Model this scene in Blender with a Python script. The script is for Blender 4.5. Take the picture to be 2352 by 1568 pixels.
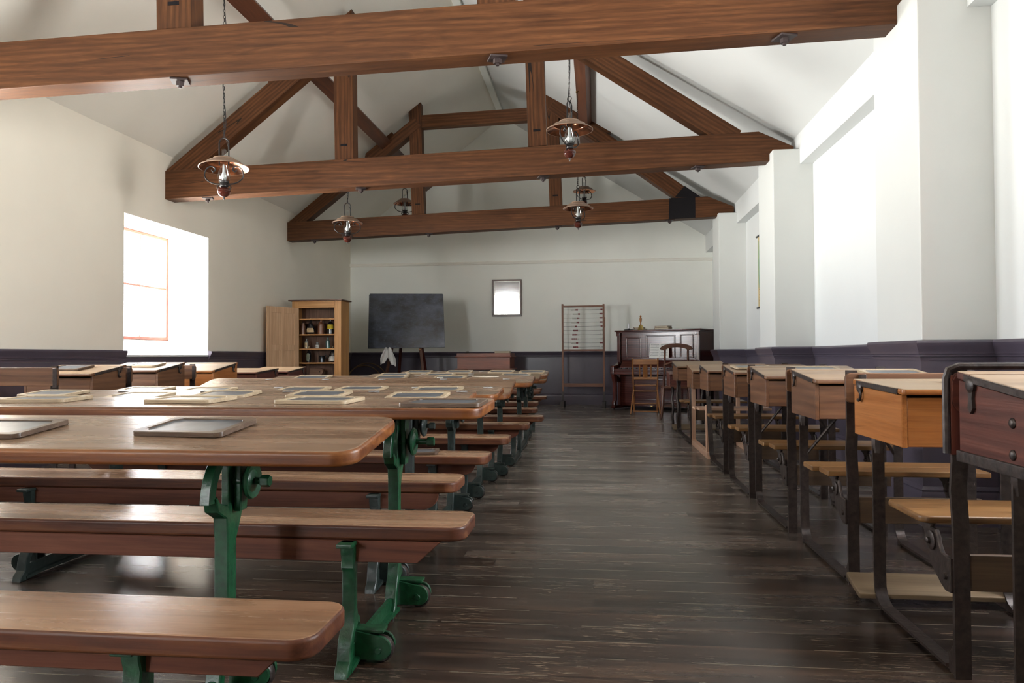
import bpy, bmesh, math, random
from mathutils import Matrix, Vector
random.seed(7)
S = bpy.context.scene
C = S.collection
for o in list(bpy.data.objects):
    bpy.data.objects.remove(o)
R = math.radians

# ---------------------------------------------------------------- camera
cam = bpy.data.cameras.new('camera'); cam.sensor_width = 36.0; cam.lens = 26.0204
cam.clip_start = 0.02; cam.clip_end = 200
co = bpy.data.objects.new('camera', cam); C.objects.link(co)
co.matrix_world = Matrix(((0.9935410, 0.0070975, 0.1132511, 0), (0.1133632, -0.0181147, -0.9933885, 0),
                          (-0.0049991, 0.9998107, -0.0188023, 0.9), (0, 0, 0, 1)))
S.camera = co

# ---------------------------------------------------------------- sky, daylight, exposure
W = bpy.data.worlds.new('overcast_sky'); S.world = W; W.use_nodes = True
nt = W.node_tree; nt.nodes.clear()
wo = nt.nodes.new('ShaderNodeOutputWorld'); bg = nt.nodes.new('ShaderNodeBackground')
tc = nt.nodes.new('ShaderNodeTexCoord'); sx = nt.nodes.new('ShaderNodeSeparateXYZ')
rp = nt.nodes.new('ShaderNodeValToRGB'); mr = nt.nodes.new('ShaderNodeMapRange')
mr.inputs[1].default_value = -0.25; mr.inputs[2].default_value = 0.75
nt.links.new(tc.outputs['Generated'], sx.inputs[0]); nt.links.new(sx.outputs[2], mr.inputs[0])
nt.links.new(mr.outputs[0], rp.inputs[0])
e = rp.color_ramp.elements
e[0].position = 0.2; e[0].color = (2.1, 2.08, 1.98, 1)
e[1].position = 0.30; e[1].color = (0.90, 0.95, 1.0, 1)
SKY = 44.0
bg.inputs[1].default_value = SKY
nt.links.new(rp.outputs[0], bg.inputs[0]); nt.links.new(bg.outputs[0], wo.inputs[0])
VS = S.view_settings
S.display_settings.display_device = 'sRGB'
VS.view_transform = 'Standard'; VS.look = 'None'; VS.gamma = 1.0; VS.use_curve_mapping = False
VS.exposure = 0.0
S.cycles.max_bounces = 14; S.cycles.diffuse_bounces = 9; S.cycles.glossy_bounces = 5
S.cycles.transmission_bounces = 8; S.cycles.transparent_max_bounces = 12
S.cycles.caustics_reflective = False; S.cycles.caustics_refractive = False
S.cycles.sample_clamp_indirect = 8.0

# window openings:  left wall (y0, y1), z from 0.92 to 2.32;  front wall (x0, x1), z from 1.0 to 3.2
ZS, ZT = 0.92, 2.32
LWIN = [(6.77, 8.355), (3.6, 5.2)]
FWIN = [(-4.2, -3.2)]
FILL_RWIN = [(2.0, 3.05)]   # added window, out of view in the other long wall, to fill the room
RZ0, RZ1 = 0.95, 2.6
FZ0, FZ1 = 0.95, 3.0
XL, XR, YB, YF = -4.6, 2.07, 13.5, -3.2
XA, ZA = -1.70, 5.30            # ridge
ZEL, XE, ZER = 3.09, 1.95, 3.02  # eaves

def portal(name, loc, rot, sx_, sy_):
    L = bpy.data.lights.new(name, 'AREA'); L.shape = 'RECTANGLE'; L.size = sx_; L.size_y = sy_
    L.cycles.is_portal = True
    o = bpy.data.objects.new(name, L); C.objects.link(o); o.location = loc; o.rotation_euler = rot
for (a, b) in LWIN:
    portal('window_portal', (XL - 0.74, (a + b) / 2, (ZS + ZT) / 2 + 0.05), (0, R(-90), 0), ZT - ZS + 0.1, b - a)
for (a, b) in FWIN:
    portal('window_portal', ((a + b) / 2, YF - 0.42, (FZ0 + FZ1) / 2), (R(90), 0, 0), b - a, FZ1 - FZ0)

for (a, b) in FILL_RWIN:
    portal('window_portal', (XR + 0.44, (a + b) / 2, (RZ0 + RZ1) / 2), (0, R(90), 0), RZ1 - RZ0, b - a)

# ---------------------------------------------------------------- materials
MATS = {}
def new_mat(name):
    m = bpy.data.materials.new(name); m.use_nodes = True
    n = m.node_tree.nodes; l = m.node_tree.links
    return m, n, l, n['Principled BSDF']
def plain(name, col, rough=0.5, metal=0.0, noise=0.0, nscale=30, bump=0.0, coat=0.0):
    if name in MATS: return MATS[name]
    m, n, l, p = new_mat(name)
    p.inputs['Base Color'].default_value = (*col, 1); p.inputs['Roughness'].default_value = rough
    p.inputs['Metallic'].default_value = metal
    if coat: p.inputs['Coat Weight'].default_value = coat; p.inputs['Coat Roughness'].default_value = 0.12
    if noise or bump:
        t = n.new('ShaderNodeTexCoord'); nz = n.new('ShaderNodeTexNoise')
        nz.inputs['Scale'].default_value = nscale; nz.inputs['Detail'].default_value = 5
        l.new(t.outputs['Object'], nz.inputs['Vector'])
        if noise:
            r = n.new('ShaderNodeValToRGB'); a = r.color_ramp.elements
            a[0].position = 0.3; a[1].position = 0.7
            a[0].color = (*[c * (1 - noise) for c in col], 1); a[1].color = (*[min(1, c * (1 + noise)) for c in col], 1)
            l.new(nz.outputs['Fac'], r.inputs[0]); l.new(r.outputs[0], p.inputs['Base Color'])
        if bump:
            b = n.new('ShaderNodeBump'); b.inputs['Strength'].default_value = bump; b.inputs['Distance'].default_value = 0.004
            l.new(nz.outputs['Fac'], b.inputs['Height']); l.new(b.outputs[0], p.inputs['Normal'])
    MATS[name] = m; return m

def wood(name, dark, mid, light, axis='x', rough=0.4, scale=1.0, figure=0.0, wear=0.0, wearcol=(0.35, 0.28, 0.2), bump=0.25, spec=0.4, crack=False, coat=0.0):
    key = name + '_' + axis
    if key in MATS: return MATS[key]
    m, n, l, p = new_mat(key)
    t = n.new('ShaderNodeTexCoord'); oi = n.new('ShaderNodeObjectInfo')
    mu = n.new('ShaderNodeVectorMath'); mu.operation = 'SCALE'; cb = n.new('ShaderNodeCombineXYZ')
    for i in range(3): l.new(oi.outputs['Random'], cb.inputs[i])
    l.new(cb.outputs[0], mu.inputs[0]); mu.inputs['Scale'].default_value = 37.0
    ad = n.new('ShaderNodeVectorMath'); l.new(t.outputs['Object'], ad.inputs[0]); l.new(mu.outputs[0], ad.inputs[1])
    def mapped(a, b):
        mp = n.new('ShaderNodeMapping'); s = [b, b, b]; s['xyz'.index(axis)] = a
        mp.inputs['Scale'].default_value = s; l.new(ad.outputs[0], mp.inputs['Vector']); return mp.outputs[0]
    n1 = n.new('ShaderNodeTexNoise'); n1.inputs['Scale'].default_value = 1; n1.inputs['Detail'].default_value = 6
    n1.inputs['Roughness'].default_value = 0.62; n1.inputs['Distortion'].default_value = 1.1
    l.new(mapped(1.1 * scale, 14 * scale), n1.inputs['Vector'])
    n2 = n.new('ShaderNodeTexNoise'); n2.inputs['Scale'].default_value = 1; n2.inputs['Detail'].default_value = 4
    l.new(mapped(4 * scale, 150 * scale), n2.inputs['Vector'])
    r = n.new('ShaderNodeValToRGB'); el = r.color_ramp.elements
    el[0].position = 0.22; el[0].color = (*dark, 1); el[1].position = 0.8; el[1].color = (*light, 1)
    e2 = el.new(0.5); e2.color = (*mid, 1)
    src = n1.outputs['Fac']
    if figure:
        wv = n.new('ShaderNodeTexWave'); wv.wave_type = 'BANDS'; wv.bands_direction = 'Z' if axis != 'z' else 'X'
        wv.inputs['Scale'].default_value = 1.0; wv.inputs['Distortion'].default_value = 11.0; wv.inputs['Detail'].default_value = 2.0
        wv.inputs['Detail Scale'].default_value = 0.55; wv.wave_profile = 'SIN'
        l.new(mapped(0.6, 8.0), wv.inputs['Vector'])
        mx = n.new('ShaderNodeMix'); mx.data_type = 'FLOAT'; mx.inputs[0].default_value = figure
        l.new(n1.outputs['Fac'], mx.inputs[2]); l.new(wv.outputs['Fac'], mx.inputs[3]); src = mx.outputs[0]
    l.new(src, r.inputs[0])
    m2 = n.new('ShaderNodeMix'); m2.data_type = 'RGBA'; m2.blend_type = 'MULTIPLY'; m2.inputs[0].default_value = 0.55
    r2 = n.new('ShaderNodeValToRGB'); q = r2.color_ramp.elements
    q[0].position = 0.3; q[0].color = (0.66, 0.62, 0.58, 1); q[1].position = 0.65; q[1].color = (1.10, 1.08, 1.06, 1)
    l.new(n2.outputs['Fac'], r2.inputs[0]); l.new(r.outputs[0], m2.inputs[6]); l.new(r2.outputs[0], m2.inputs[7])
    col = m2.outputs[2]
    if wear:
        n3 = n.new('ShaderNodeTexNoise'); n3.inputs['Scale'].default_value = 1; n3.inputs['Detail'].default_value = 7
        n3.inputs['Roughness'].default_value = 0.7
        l.new(mapped(2.2, 6), n3.inputs['Vector'])
        r3 = n.new('ShaderNodeValToRGB'); q = r3.color_ramp.elements
        q[0].position = 0.42; q[0].color = (0, 0, 0, 1); q[1].position = 0.72; q[1].color = (1, 1, 1, 1)
        l.new(n3.outputs['Fac'], r3.inputs[0])
        mm = n.new('ShaderNodeMath'); mm.operation = 'MULTIPLY'; mm.inputs[1].default_value = wear; l.new(r3.outputs[0], mm.inputs[0])
        m3 = n.new('ShaderNodeMix'); m3.data_type = 'RGBA'; l.new(mm.outputs[0], m3.inputs[0]); l.new(col, m3.inputs[6])
        m3.inputs[7].default_value = (*wearcol, 1); col = m3.outputs[2]
    p.inputs['Specular IOR Level'].default_value = spec
    if coat: p.inputs['Coat Weight'].default_value = coat; p.inputs['Coat Roughness'].default_value = 0.16
    if crack:      # drying shakes along the grain
        nc = n.new('ShaderNodeTexNoise'); nc.inputs['Scale'].default_value = 1; nc.inputs['Detail'].default_value = 1.0; nc.inputs['Roughness'].default_value = 0.3
        l.new(mapped(0.22, 5.0), nc.inputs['Vector'])
        s1 = n.new('ShaderNodeMath'); s1.operation = 'SUBTRACT'; l.new(nc.outputs['Fac'], s1.inputs[0]); s1.inputs[1].default_value = 0.5
        s2 = n.new('ShaderNodeMath'); s2.operation = 'ABSOLUTE'; l.new(s1.outputs[0], s2.inputs[0])
        s3 = n.new('ShaderNodeMath'); s3.operation = 'LESS_THAN'; l.new(s2.outputs[0], s3.inputs[0]); s3.inputs[1].default_value = 0.0026
        ng = n.new('ShaderNodeTexNoise'); ng.inputs['Scale'].default_value = 1; l.new(mapped(0.7, 4.0), ng.inputs['Vector'])
        s4 = n.new('ShaderNodeMath'); s4.operation = 'GREATER_THAN'; l.new(ng.outputs['Fac'], s4.inputs[0]); s4.inputs[1].default_value = 0.54
        s5 = n.new('ShaderNodeMath'); s5.operation = 'MULTIPLY'; l.new(s3.outputs[0], s5.inputs[0]); l.new(s4.outputs[0], s5.inputs[1])
        mk = n.new('ShaderNodeMix'); mk.data_type = 'RGBA'; l.new(s5.outputs[0], mk.inputs[0]); l.new(col, mk.inputs[6]); mk.inputs[7].default_value = (0.012, 0.006, 0.004, 1)
        col = mk.outputs[2]
    l.new(col, p.inputs['Base Color'])
    mp2 = n.new('ShaderNodeMapRange'); mp2.inputs[3].default_value = rough - 0.07; mp2.inputs[4].default_value = rough + 0.12
    l.new(n1.outputs['Fac'], mp2.inputs[0]); l.new(mp2.outputs[0], p.inputs['Roughness'])
    b = n.new('ShaderNodeBump'); b.inputs['Strength'].default_value = bump; b.inputs['Distance'].default_value = 0.0015
    l.new(n2.outputs['Fac'], b.inputs['Height']); l.new(b.outputs[0], p.inputs['Normal'])
    MATS[key] = m; return m

def beamwood(ax='x', fig=0.14):
    return wood('beam_pine' + ('_figured' if fig < 0.19 else ''), (0.030, 0.0105, 0.0036), (0.077, 0.0285, 0.0095), (0.14, 0.058, 0.021), ax, 0.5, 1.8, fig, 0.4, (0.060, 0.021, 0.008), spec=0.2, crack=True)
def varn(ax='x'):      # varnished red-orange edges
    return wood('varnished_pine', (0.055, 0.015, 0.005), (0.165, 0.053, 0.013), (0.32, 0.125, 0.032), ax, 0.34, 1.2, 0.2, 0.45, (0.045, 0.016, 0.012), spec=0.35)
def worn(ax='x'):      # rubbed grey-brown table tops
    return wood('worn_pine', (0.105, 0.061, 0.037), (0.20, 0.125, 0.079), (0.30, 0.205, 0.138), ax, 0.25, 1.0, 0.3, 0.5, (0.215, 0.145, 0.098), 0.12)
def seatw(ax='x'):
    return wood('bench_pine', (0.11, 0.052, 0.027), (0.245, 0.132, 0.075), (0.39, 0.24, 0.145), ax, 0.24, 1.0, 0.35, 0.45, (0.31, 0.20, 0.122), 0.12)
def seatedge(ax='x'):
    return wood('bench_edge', (0.030, 0.009, 0.005), (0.105, 0.034, 0.016), (0.23, 0.095, 0.038), ax, 0.42, 1.2, 0.1, 0.6, (0.028, 0.010, 0.008), spec=0.3)
def deskoak(ax='x'):
    return wood('desk_oak', (0.042, 0.016, 0.006), (0.100, 0.041, 0.016), (0.175, 0.082, 0.035), ax, 0.42, 1.3, 0.15, 0.4, (0.12, 0.058, 0.033))
def seatoak(ax='x'):
    return wood('seat_oak', (0.06, 0.027, 0.009), (0.145, 0.070, 0.023), (0.24, 0.125, 0.045), ax, 0.36, 1.3, 0.2, 0.4, (0.17, 0.09, 0.035))
def deskorange(ax='x'):
    return wood('desk_golden', (0.20, 0.066, 0.015), (0.31, 0.112, 0.028), (0.40, 0.165, 0.05), ax, 0.3, 1.4, 0.1, 0.2, (0.30, 0.13, 0.05))
def deskred(ax='x'):
    return wood('desk_mahogany', (0.040, 0.011, 0.008), (0.088, 0.024, 0.016), (0.14, 0.044, 0.028), ax, 0.35, 1.1, 0.25, 0.3, (0.05, 0.018, 0.015))
def desktop(ax='x'):
    return wood('desk_top', (0.15, 0.09, 0.047), (0.245, 0.155, 0.085), (0.33, 0.225, 0.135), ax, 0.4, 1.0, 0.2, 0.4, (0.36, 0.28, 0.20), 0.15)
def greyplank(ax='x'):
    return wood('grey_plank', (0.085, 0.055, 0.030), (0.155, 0.108, 0.063), (0.23, 0.168, 0.105), ax, 0.5, 1.0, 0.1, 0.4, (0.20, 0.15, 0.10))
def mahog(ax='x'):
    return wood('piano_mahogany', (0.025, 0.006, 0.005), (0.06, 0.013, 0.010), (0.10, 0.026, 0.017), ax, 0.16, 0.8, 0.25, 0.0)
def chairw(ax='z'):
    return wood('chair_beech', (0.16, 0.06, 0.018), (0.27, 0.115, 0.04), (0.36, 0.17, 0.065), ax, 0.35)
def cabw(ax='z'):
    return wood('cupboard_pine', (0.36, 0.17, 0.055), (0.47, 0.245, 0.085), (0.56, 0.32, 0.13), ax, 0.4, 0.8, 0.15)
def cabdoor(ax='z'):
    return wood('cupboard_door_pine', (0.46, 0.285, 0.165), (0.60, 0.40, 0.25), (0.69, 0.49, 0.325), ax, 0.5, 0.8, 0.15)
def cabin(ax='z'):
    return wood('cupboard_lining', (0.07, 0.035, 0.022), (0.13, 0.07, 0.045), (0.20, 0.12, 0.08), ax, 0.6, 1.0, 0.1, 0.3, (0.22, 0.14, 0.10))
def darkchair(ax='z'):
    return wood('dark_chair', (0.03, 0.012, 0.008), (0.075, 0.028, 0.016), (0.13, 0.055, 0.03), ax, 0.28)
def abw(ax='z'):
    return wood('abacus_wood', (0.09, 0.035, 0.02), (0.16, 0.065, 0.035), (0.24, 0.11, 0.06), ax, 0.45)
def palewood(ax='z'):
    return wood('pale_pinkish_wood', (0.30, 0.17, 0.11), (0.42, 0.26, 0.18), (0.52, 0.36, 0.26), ax, 0.5)
def slatewood(ax='x'):
    return wood('slate_frame_pine', (0.29, 0.215, 0.135), (0.40, 0.315, 0.21), (0.50, 0.415, 0.295), ax, 0.45, 2.0)
def slatewood2(ax='x'):
    return wood('slate_frame_dark', (0.05, 0.030, 0.020), (0.095, 0.060, 0.040), (0.15, 0.10, 0.068), ax, 0.36, 2.0)
GREEN = lambda: plain('green_enamel_iron', (0.006, 0.050, 0.019), 0.34, 0.0, 0.4, 45, 0.5)
GREY_IRON = lambda: plain('dark_green_iron', (0.018, 0.027, 0.024), 0.36, 0.0, 0.35, 40, 0.5)
RUST = lambda: plain('brown_black_iron', (0.030, 0.020, 0.017), 0.42, 0.35, 0.5, 55, 0.4)
BLACKIRON = lambda: plain('black_iron', (0.022, 0.020, 0.020), 0.4, 0.5, 0.3, 40, 0.2)
DARKBOLT = lambda: plain('bolt_iron', (0.035, 0.022, 0.022), 0.5, 0.3)
RAILP = lambda: paint('cream_rail_paint', (0.90, 0.89, 0.82), 0.5)
def MSLATE():
    return plain('slate_face', (0.075, 0.085, 0.10), 0.34, 0, 0.35, 18, 0.1)

# wall paint
def paint(name, col, rough=0.55):
    if name in MATS: return MATS[name]
    m, n, l, p = new_mat(name)
    t = n.new('ShaderNodeTexCoord'); a = n.new('ShaderNodeTexNoise'); a.inputs['Scale'].default_value = 1.4; a.inputs['Detail'].default_value = 6
    l.new(t.outputs['Object'], a.inputs['Vector'])
    r = n.new('ShaderNodeValToRGB'); q = r.color_ramp.elements
    q[0].position = 0.3; q[0].color = (*[c * 0.97 for c in col], 1); q[1].position = 0.7; q[1].color = (*[min(1, c * 1.02) for c in col], 1)
    l.new(a.outputs['Fac'], r.inputs[0]); l.new(r.outputs[0], p.inputs['Base Color'])
    p.inputs['Roughness'].default_value = rough
    b = n.new('ShaderNodeBump'); b.inputs['Strength'].default_value = 0.12; b.inputs['Distance'].default_value = 0.01
    f = n.new('ShaderNodeTexNoise'); f.inputs['Scale'].default_value = 7; f.inputs['Detail'].default_value = 4
    l.new(t.outputs['Object'], f.inputs['Vector']); l.new(f.outputs['Fac'], b.inputs['Height']); l.new(b.outputs[0], p.inputs['Normal'])
    MATS[name] = m; return m
PAINT = paint('pale_sage_distemper', (0.85, 0.87, 0.825), 0.6)
CREAM = paint('pale_cream_distemper', (0.88, 0.83, 0.725), 0.6)
PLUM = plain('plum_gloss_paint', (0.070, 0.058, 0.080), 0.28, 0, 0.08, 4, 0.15)
WHITEP = paint('white_distemper', (0.68, 0.70, 0.70), 0.5)
PILP = paint('pale_grey_distemper', (0.60, 0.615, 0.60), 0.5)

def floor_mat():
    m, n, l, p = new_mat('old_floorboards')
    t = n.new('ShaderNodeTexCoord'); sp = n.new('ShaderNodeSeparateXYZ'); l.new(t.outputs['Object'], sp.inputs[0])
    def math_(op, a, b=None, c=None):
        x = n.new('ShaderNodeMath'); x.operation = op
        for i, v in enumerate((a, b, c)):
            if v is None: continue
            if isinstance(v, (int, float)): x.inputs[i].default_value = v
            else: l.new(v, x.inputs[i])
        return x.outputs[0]
    bw = 0.131
    yb = math_('DIVIDE', sp.outputs[1], bw); bi = math_('FLOOR', yb); fy = math_('FRACT', yb)
    wn = n.new('ShaderNodeTexWhiteNoise'); wn.noise_dimensions = '1D'; l.new(bi, wn.inputs['W'])
    xo = math_('MULTIPLY_ADD', wn.outputs['Value'], 7.3, sp.outputs[0])
    xs = math_('DIVIDE', xo, 2.6); xi = math_('FLOOR', xs); fx = math_('FRACT', xs)
    wn2 = n.new('ShaderNodeTexWhiteNoise'); wn2.noise_dimensions = '2D'
    cc = n.new('ShaderNodeCombineXYZ'); l.new(bi, cc.inputs[0]); l.new(xi, cc.inputs[1]); l.new(cc.outputs[0], wn2.inputs['Vector'])
    # grain offset per board
    off = n.new('ShaderNodeCombineXYZ'); l.new(math_('MULTIPLY_ADD', wn2.outputs['Value'], 31.0, sp.outputs[0]), off.inputs[0])
    l.new(sp.outputs[1], off.inputs[1]); l.new(math_('MULTIPLY', wn2.outputs['Value'], 17.0), off.inputs[2])
    def mp(s):
        q = n.new('ShaderNodeMapping'); q.inputs['Scale'].default_value = s; l.new(off.outputs[0], q.inputs['Vector']); return q.outputs[0]
    g = n.new('ShaderNodeTexNoise'); g.inputs['Scale'].default_value = 1; g.inputs['Detail'].default_value = 6; g.inputs['Distortion'].default_value = 0.8
    l.new(mp((1.3, 22, 1)), g.inputs['Vector'])
    r = n.new('ShaderNodeValToRGB'); q = r.color_ramp.elements
    q[0].position = 0.3; q[0].color = (0.005, 0.0031, 0.0023, 1); q[1].position = 0.75; q[1].color = (0.048, 0.026, 0.0155, 1)
    z = q.new(0.5); z.color = (0.017, 0.0102, 0.0074, 1)
    l.new(g.outputs['Fac'], r.inputs[0])
    # board to board tone
    hv = n.new('ShaderNodeHueSaturation'); l.new(r.outputs[0], hv.inputs['Color'])
    l.new(math_('MULTIPLY_ADD', wn2.outputs['Value'], 1.15, 0.45), hv.inputs['Value'])
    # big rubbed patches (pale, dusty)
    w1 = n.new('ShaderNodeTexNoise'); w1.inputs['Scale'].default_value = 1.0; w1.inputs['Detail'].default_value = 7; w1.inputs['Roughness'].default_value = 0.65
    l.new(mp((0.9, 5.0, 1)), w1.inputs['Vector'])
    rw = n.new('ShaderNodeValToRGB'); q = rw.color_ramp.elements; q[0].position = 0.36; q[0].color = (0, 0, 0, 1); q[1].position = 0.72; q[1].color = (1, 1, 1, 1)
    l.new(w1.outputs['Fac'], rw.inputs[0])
    far_light = n.new('ShaderNodeMapRange'); far_light.interpolation_type = 'SMOOTHSTEP'; far_light.inputs[1].default_value = 2.6; far_light.inputs[2].default_value = 6.5; far_light.inputs[3].default_value = 0.10; far_light.inputs[4].default_value = 1.4
    l.new(sp.outputs[1], far_light.inputs[0])     # rubbed patches grow paler with depth, painting in the far end's brighter light
    mw = n.new('ShaderNodeMix'); mw.data_type = 'RGBA'; mw.clamp_factor = True; l.new(math_('MULTIPLY', rw.outputs[0], far_light.outputs[0]), mw.inputs[0])
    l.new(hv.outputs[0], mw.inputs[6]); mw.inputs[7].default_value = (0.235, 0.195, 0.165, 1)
    # scratches
    sc = n.new('ShaderNodeTexNoise'); sc.inputs['Scale'].default_value = 1; sc.inputs['Detail'].default_value = 8; sc.inputs['Roughness'].default_value = 0.75; sc.inputs['Distortion'].default_value = 0.6
    l.new(mp((14, 130, 1)), sc.inputs['Vector'])
    rs = n.new('ShaderNodeValToRGB'); q = rs.color_ramp.elements; q[0].position = 0.555; q[0].color = (0, 0, 0, 1); q[1].position = 0.64; q[1].color = (1, 1, 1, 1)
    l.new(sc.outputs['Fac'], rs.inputs[0])
    w2 = n.new('ShaderNodeTexNoise'); w2.inputs['Scale'].default_value = 3.2; w2.inputs['Detail'].default_value = 5
    l.new(t.outputs['Object'], w2.inputs['Vector'])
    r2 = n.new('ShaderNodeValToRGB'); q = r2.color_ramp.elements; q[0].position = 0.46; q[0].color = (0, 0, 0, 1); q[1].position = 0.68; q[1].color = (1, 1, 1, 1)
    l.new(w2.outputs['Fac'], r2.inputs[0])
    ms = n.new('ShaderNodeMix'); ms.data_type = 'RGBA'; l.new(math_('MULTIPLY', math_('MULTIPLY', rs.outputs[0], r2.outputs[0]), 0.9), ms.inputs[0])
    l.new(mw.outputs[2], ms.inputs[6]); ms.inputs[7].default_value = (0.34, 0.27, 0.19, 1)
    # joints: dark gap with a pale dusty lip
    d = math_('ABSOLUTE', math_('SUBTRACT', fy, 0.5))
    gap = math_('GREATER_THAN', d, 0.482); lip = math_('GREATER_THAN', fy, 0.962)
    butt = math_('LESS_THAN', fx, 0.0012)
    ln = n.new('ShaderNodeTexNoise'); ln.inputs['Scale'].default_value = 2.0; ln.inputs['Detail'].default_value = 3; l.new(t.outputs['Object'], ln.inputs['Vector'])
    lw = math_('MULTIPLY', lip, math_('MULTIPLY', math_('GREATER_THAN', ln.outputs['Fac'], 0.47), 0.42))
    mg = n.new('ShaderNodeMix'); mg.data_type = 'RGBA'; l.new(math_('MAXIMUM', gap, butt), mg.inputs[0]); l.new(ms.outputs[2], mg.inputs[6]); mg.inputs[7].default_value = (0.02, 0.014, 0.012, 1)
    ml = n.new('ShaderNodeMix'); ml.data_type = 'RGBA'; l.new(lw, ml.inputs[0]); l.new(mg.outputs[2], ml.inputs[6]); ml.inputs[7].default_value = (0.26, 0.22, 0.165, 1)
    l.new(ml.outputs[2], p.inputs['Base Color'])
    ro = n.new('ShaderNodeMapRange'); ro.inputs[3].default_value = 0.15; ro.inputs[4].default_value = 0.36
    l.new(w1.outputs['Fac'], ro.inputs[0]); l.new(ro.outputs[0], p.inputs['Roughness'])
    hb = math_('SUBTRACT', math_('MULTIPLY', g.outputs['Fac'], 0.35), math_('MULTIPLY', gap, 1.0))
    p.inputs['Specular IOR Level'].default_value = 0.42
    b = n.new('ShaderNodeBump'); b.inputs['Strength'].default_value = 0.35; b.inputs['Distance'].default_value = 0.003
    l.new(hb, b.inputs['Height']); l.new(b.outputs[0], p.inputs['Normal'])
    return m

def glass(name='clear_glass', col=(1, 1, 1), rough=0.0, base=0.035):
    if name in MATS: return MATS[name]
    m, n, l, p = new_mat(name)
    n.remove(p)
    g = n.new('ShaderNodeBsdfGlossy'); g.inputs['Roughness'].default_value = 0.02 + rough
    tr = n.new('ShaderNodeBsdfTransparent'); tr.inputs[0].default_value = (*col, 1)
    lw = n.new('ShaderNodeLayerWeight'); lw.inputs[0].default_value = 0.5
    pw = n.new('ShaderNodeMath'); pw.operation = 'POWER'; l.new(lw.outputs['Facing'], pw.inputs[0]); pw.inputs[1].default_value = 4.0
    fa = n.new('ShaderNodeMath'); fa.operation = 'MULTIPLY_ADD'; l.new(pw.outputs[0], fa.inputs[0]); fa.inputs[1].default_value = 0.5; fa.inputs[2].default_value = base
    mx = n.new('ShaderNodeMixShader'); l.new(fa.outputs[0], mx.inputs[0]); l.new(tr.outputs[0], mx.inputs[1]); l.new(g.outputs[0], mx.inputs[2])
    l.new(mx.outputs[0], n['Material Output'].inputs[0])
    MATS[name] = m; return m

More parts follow.
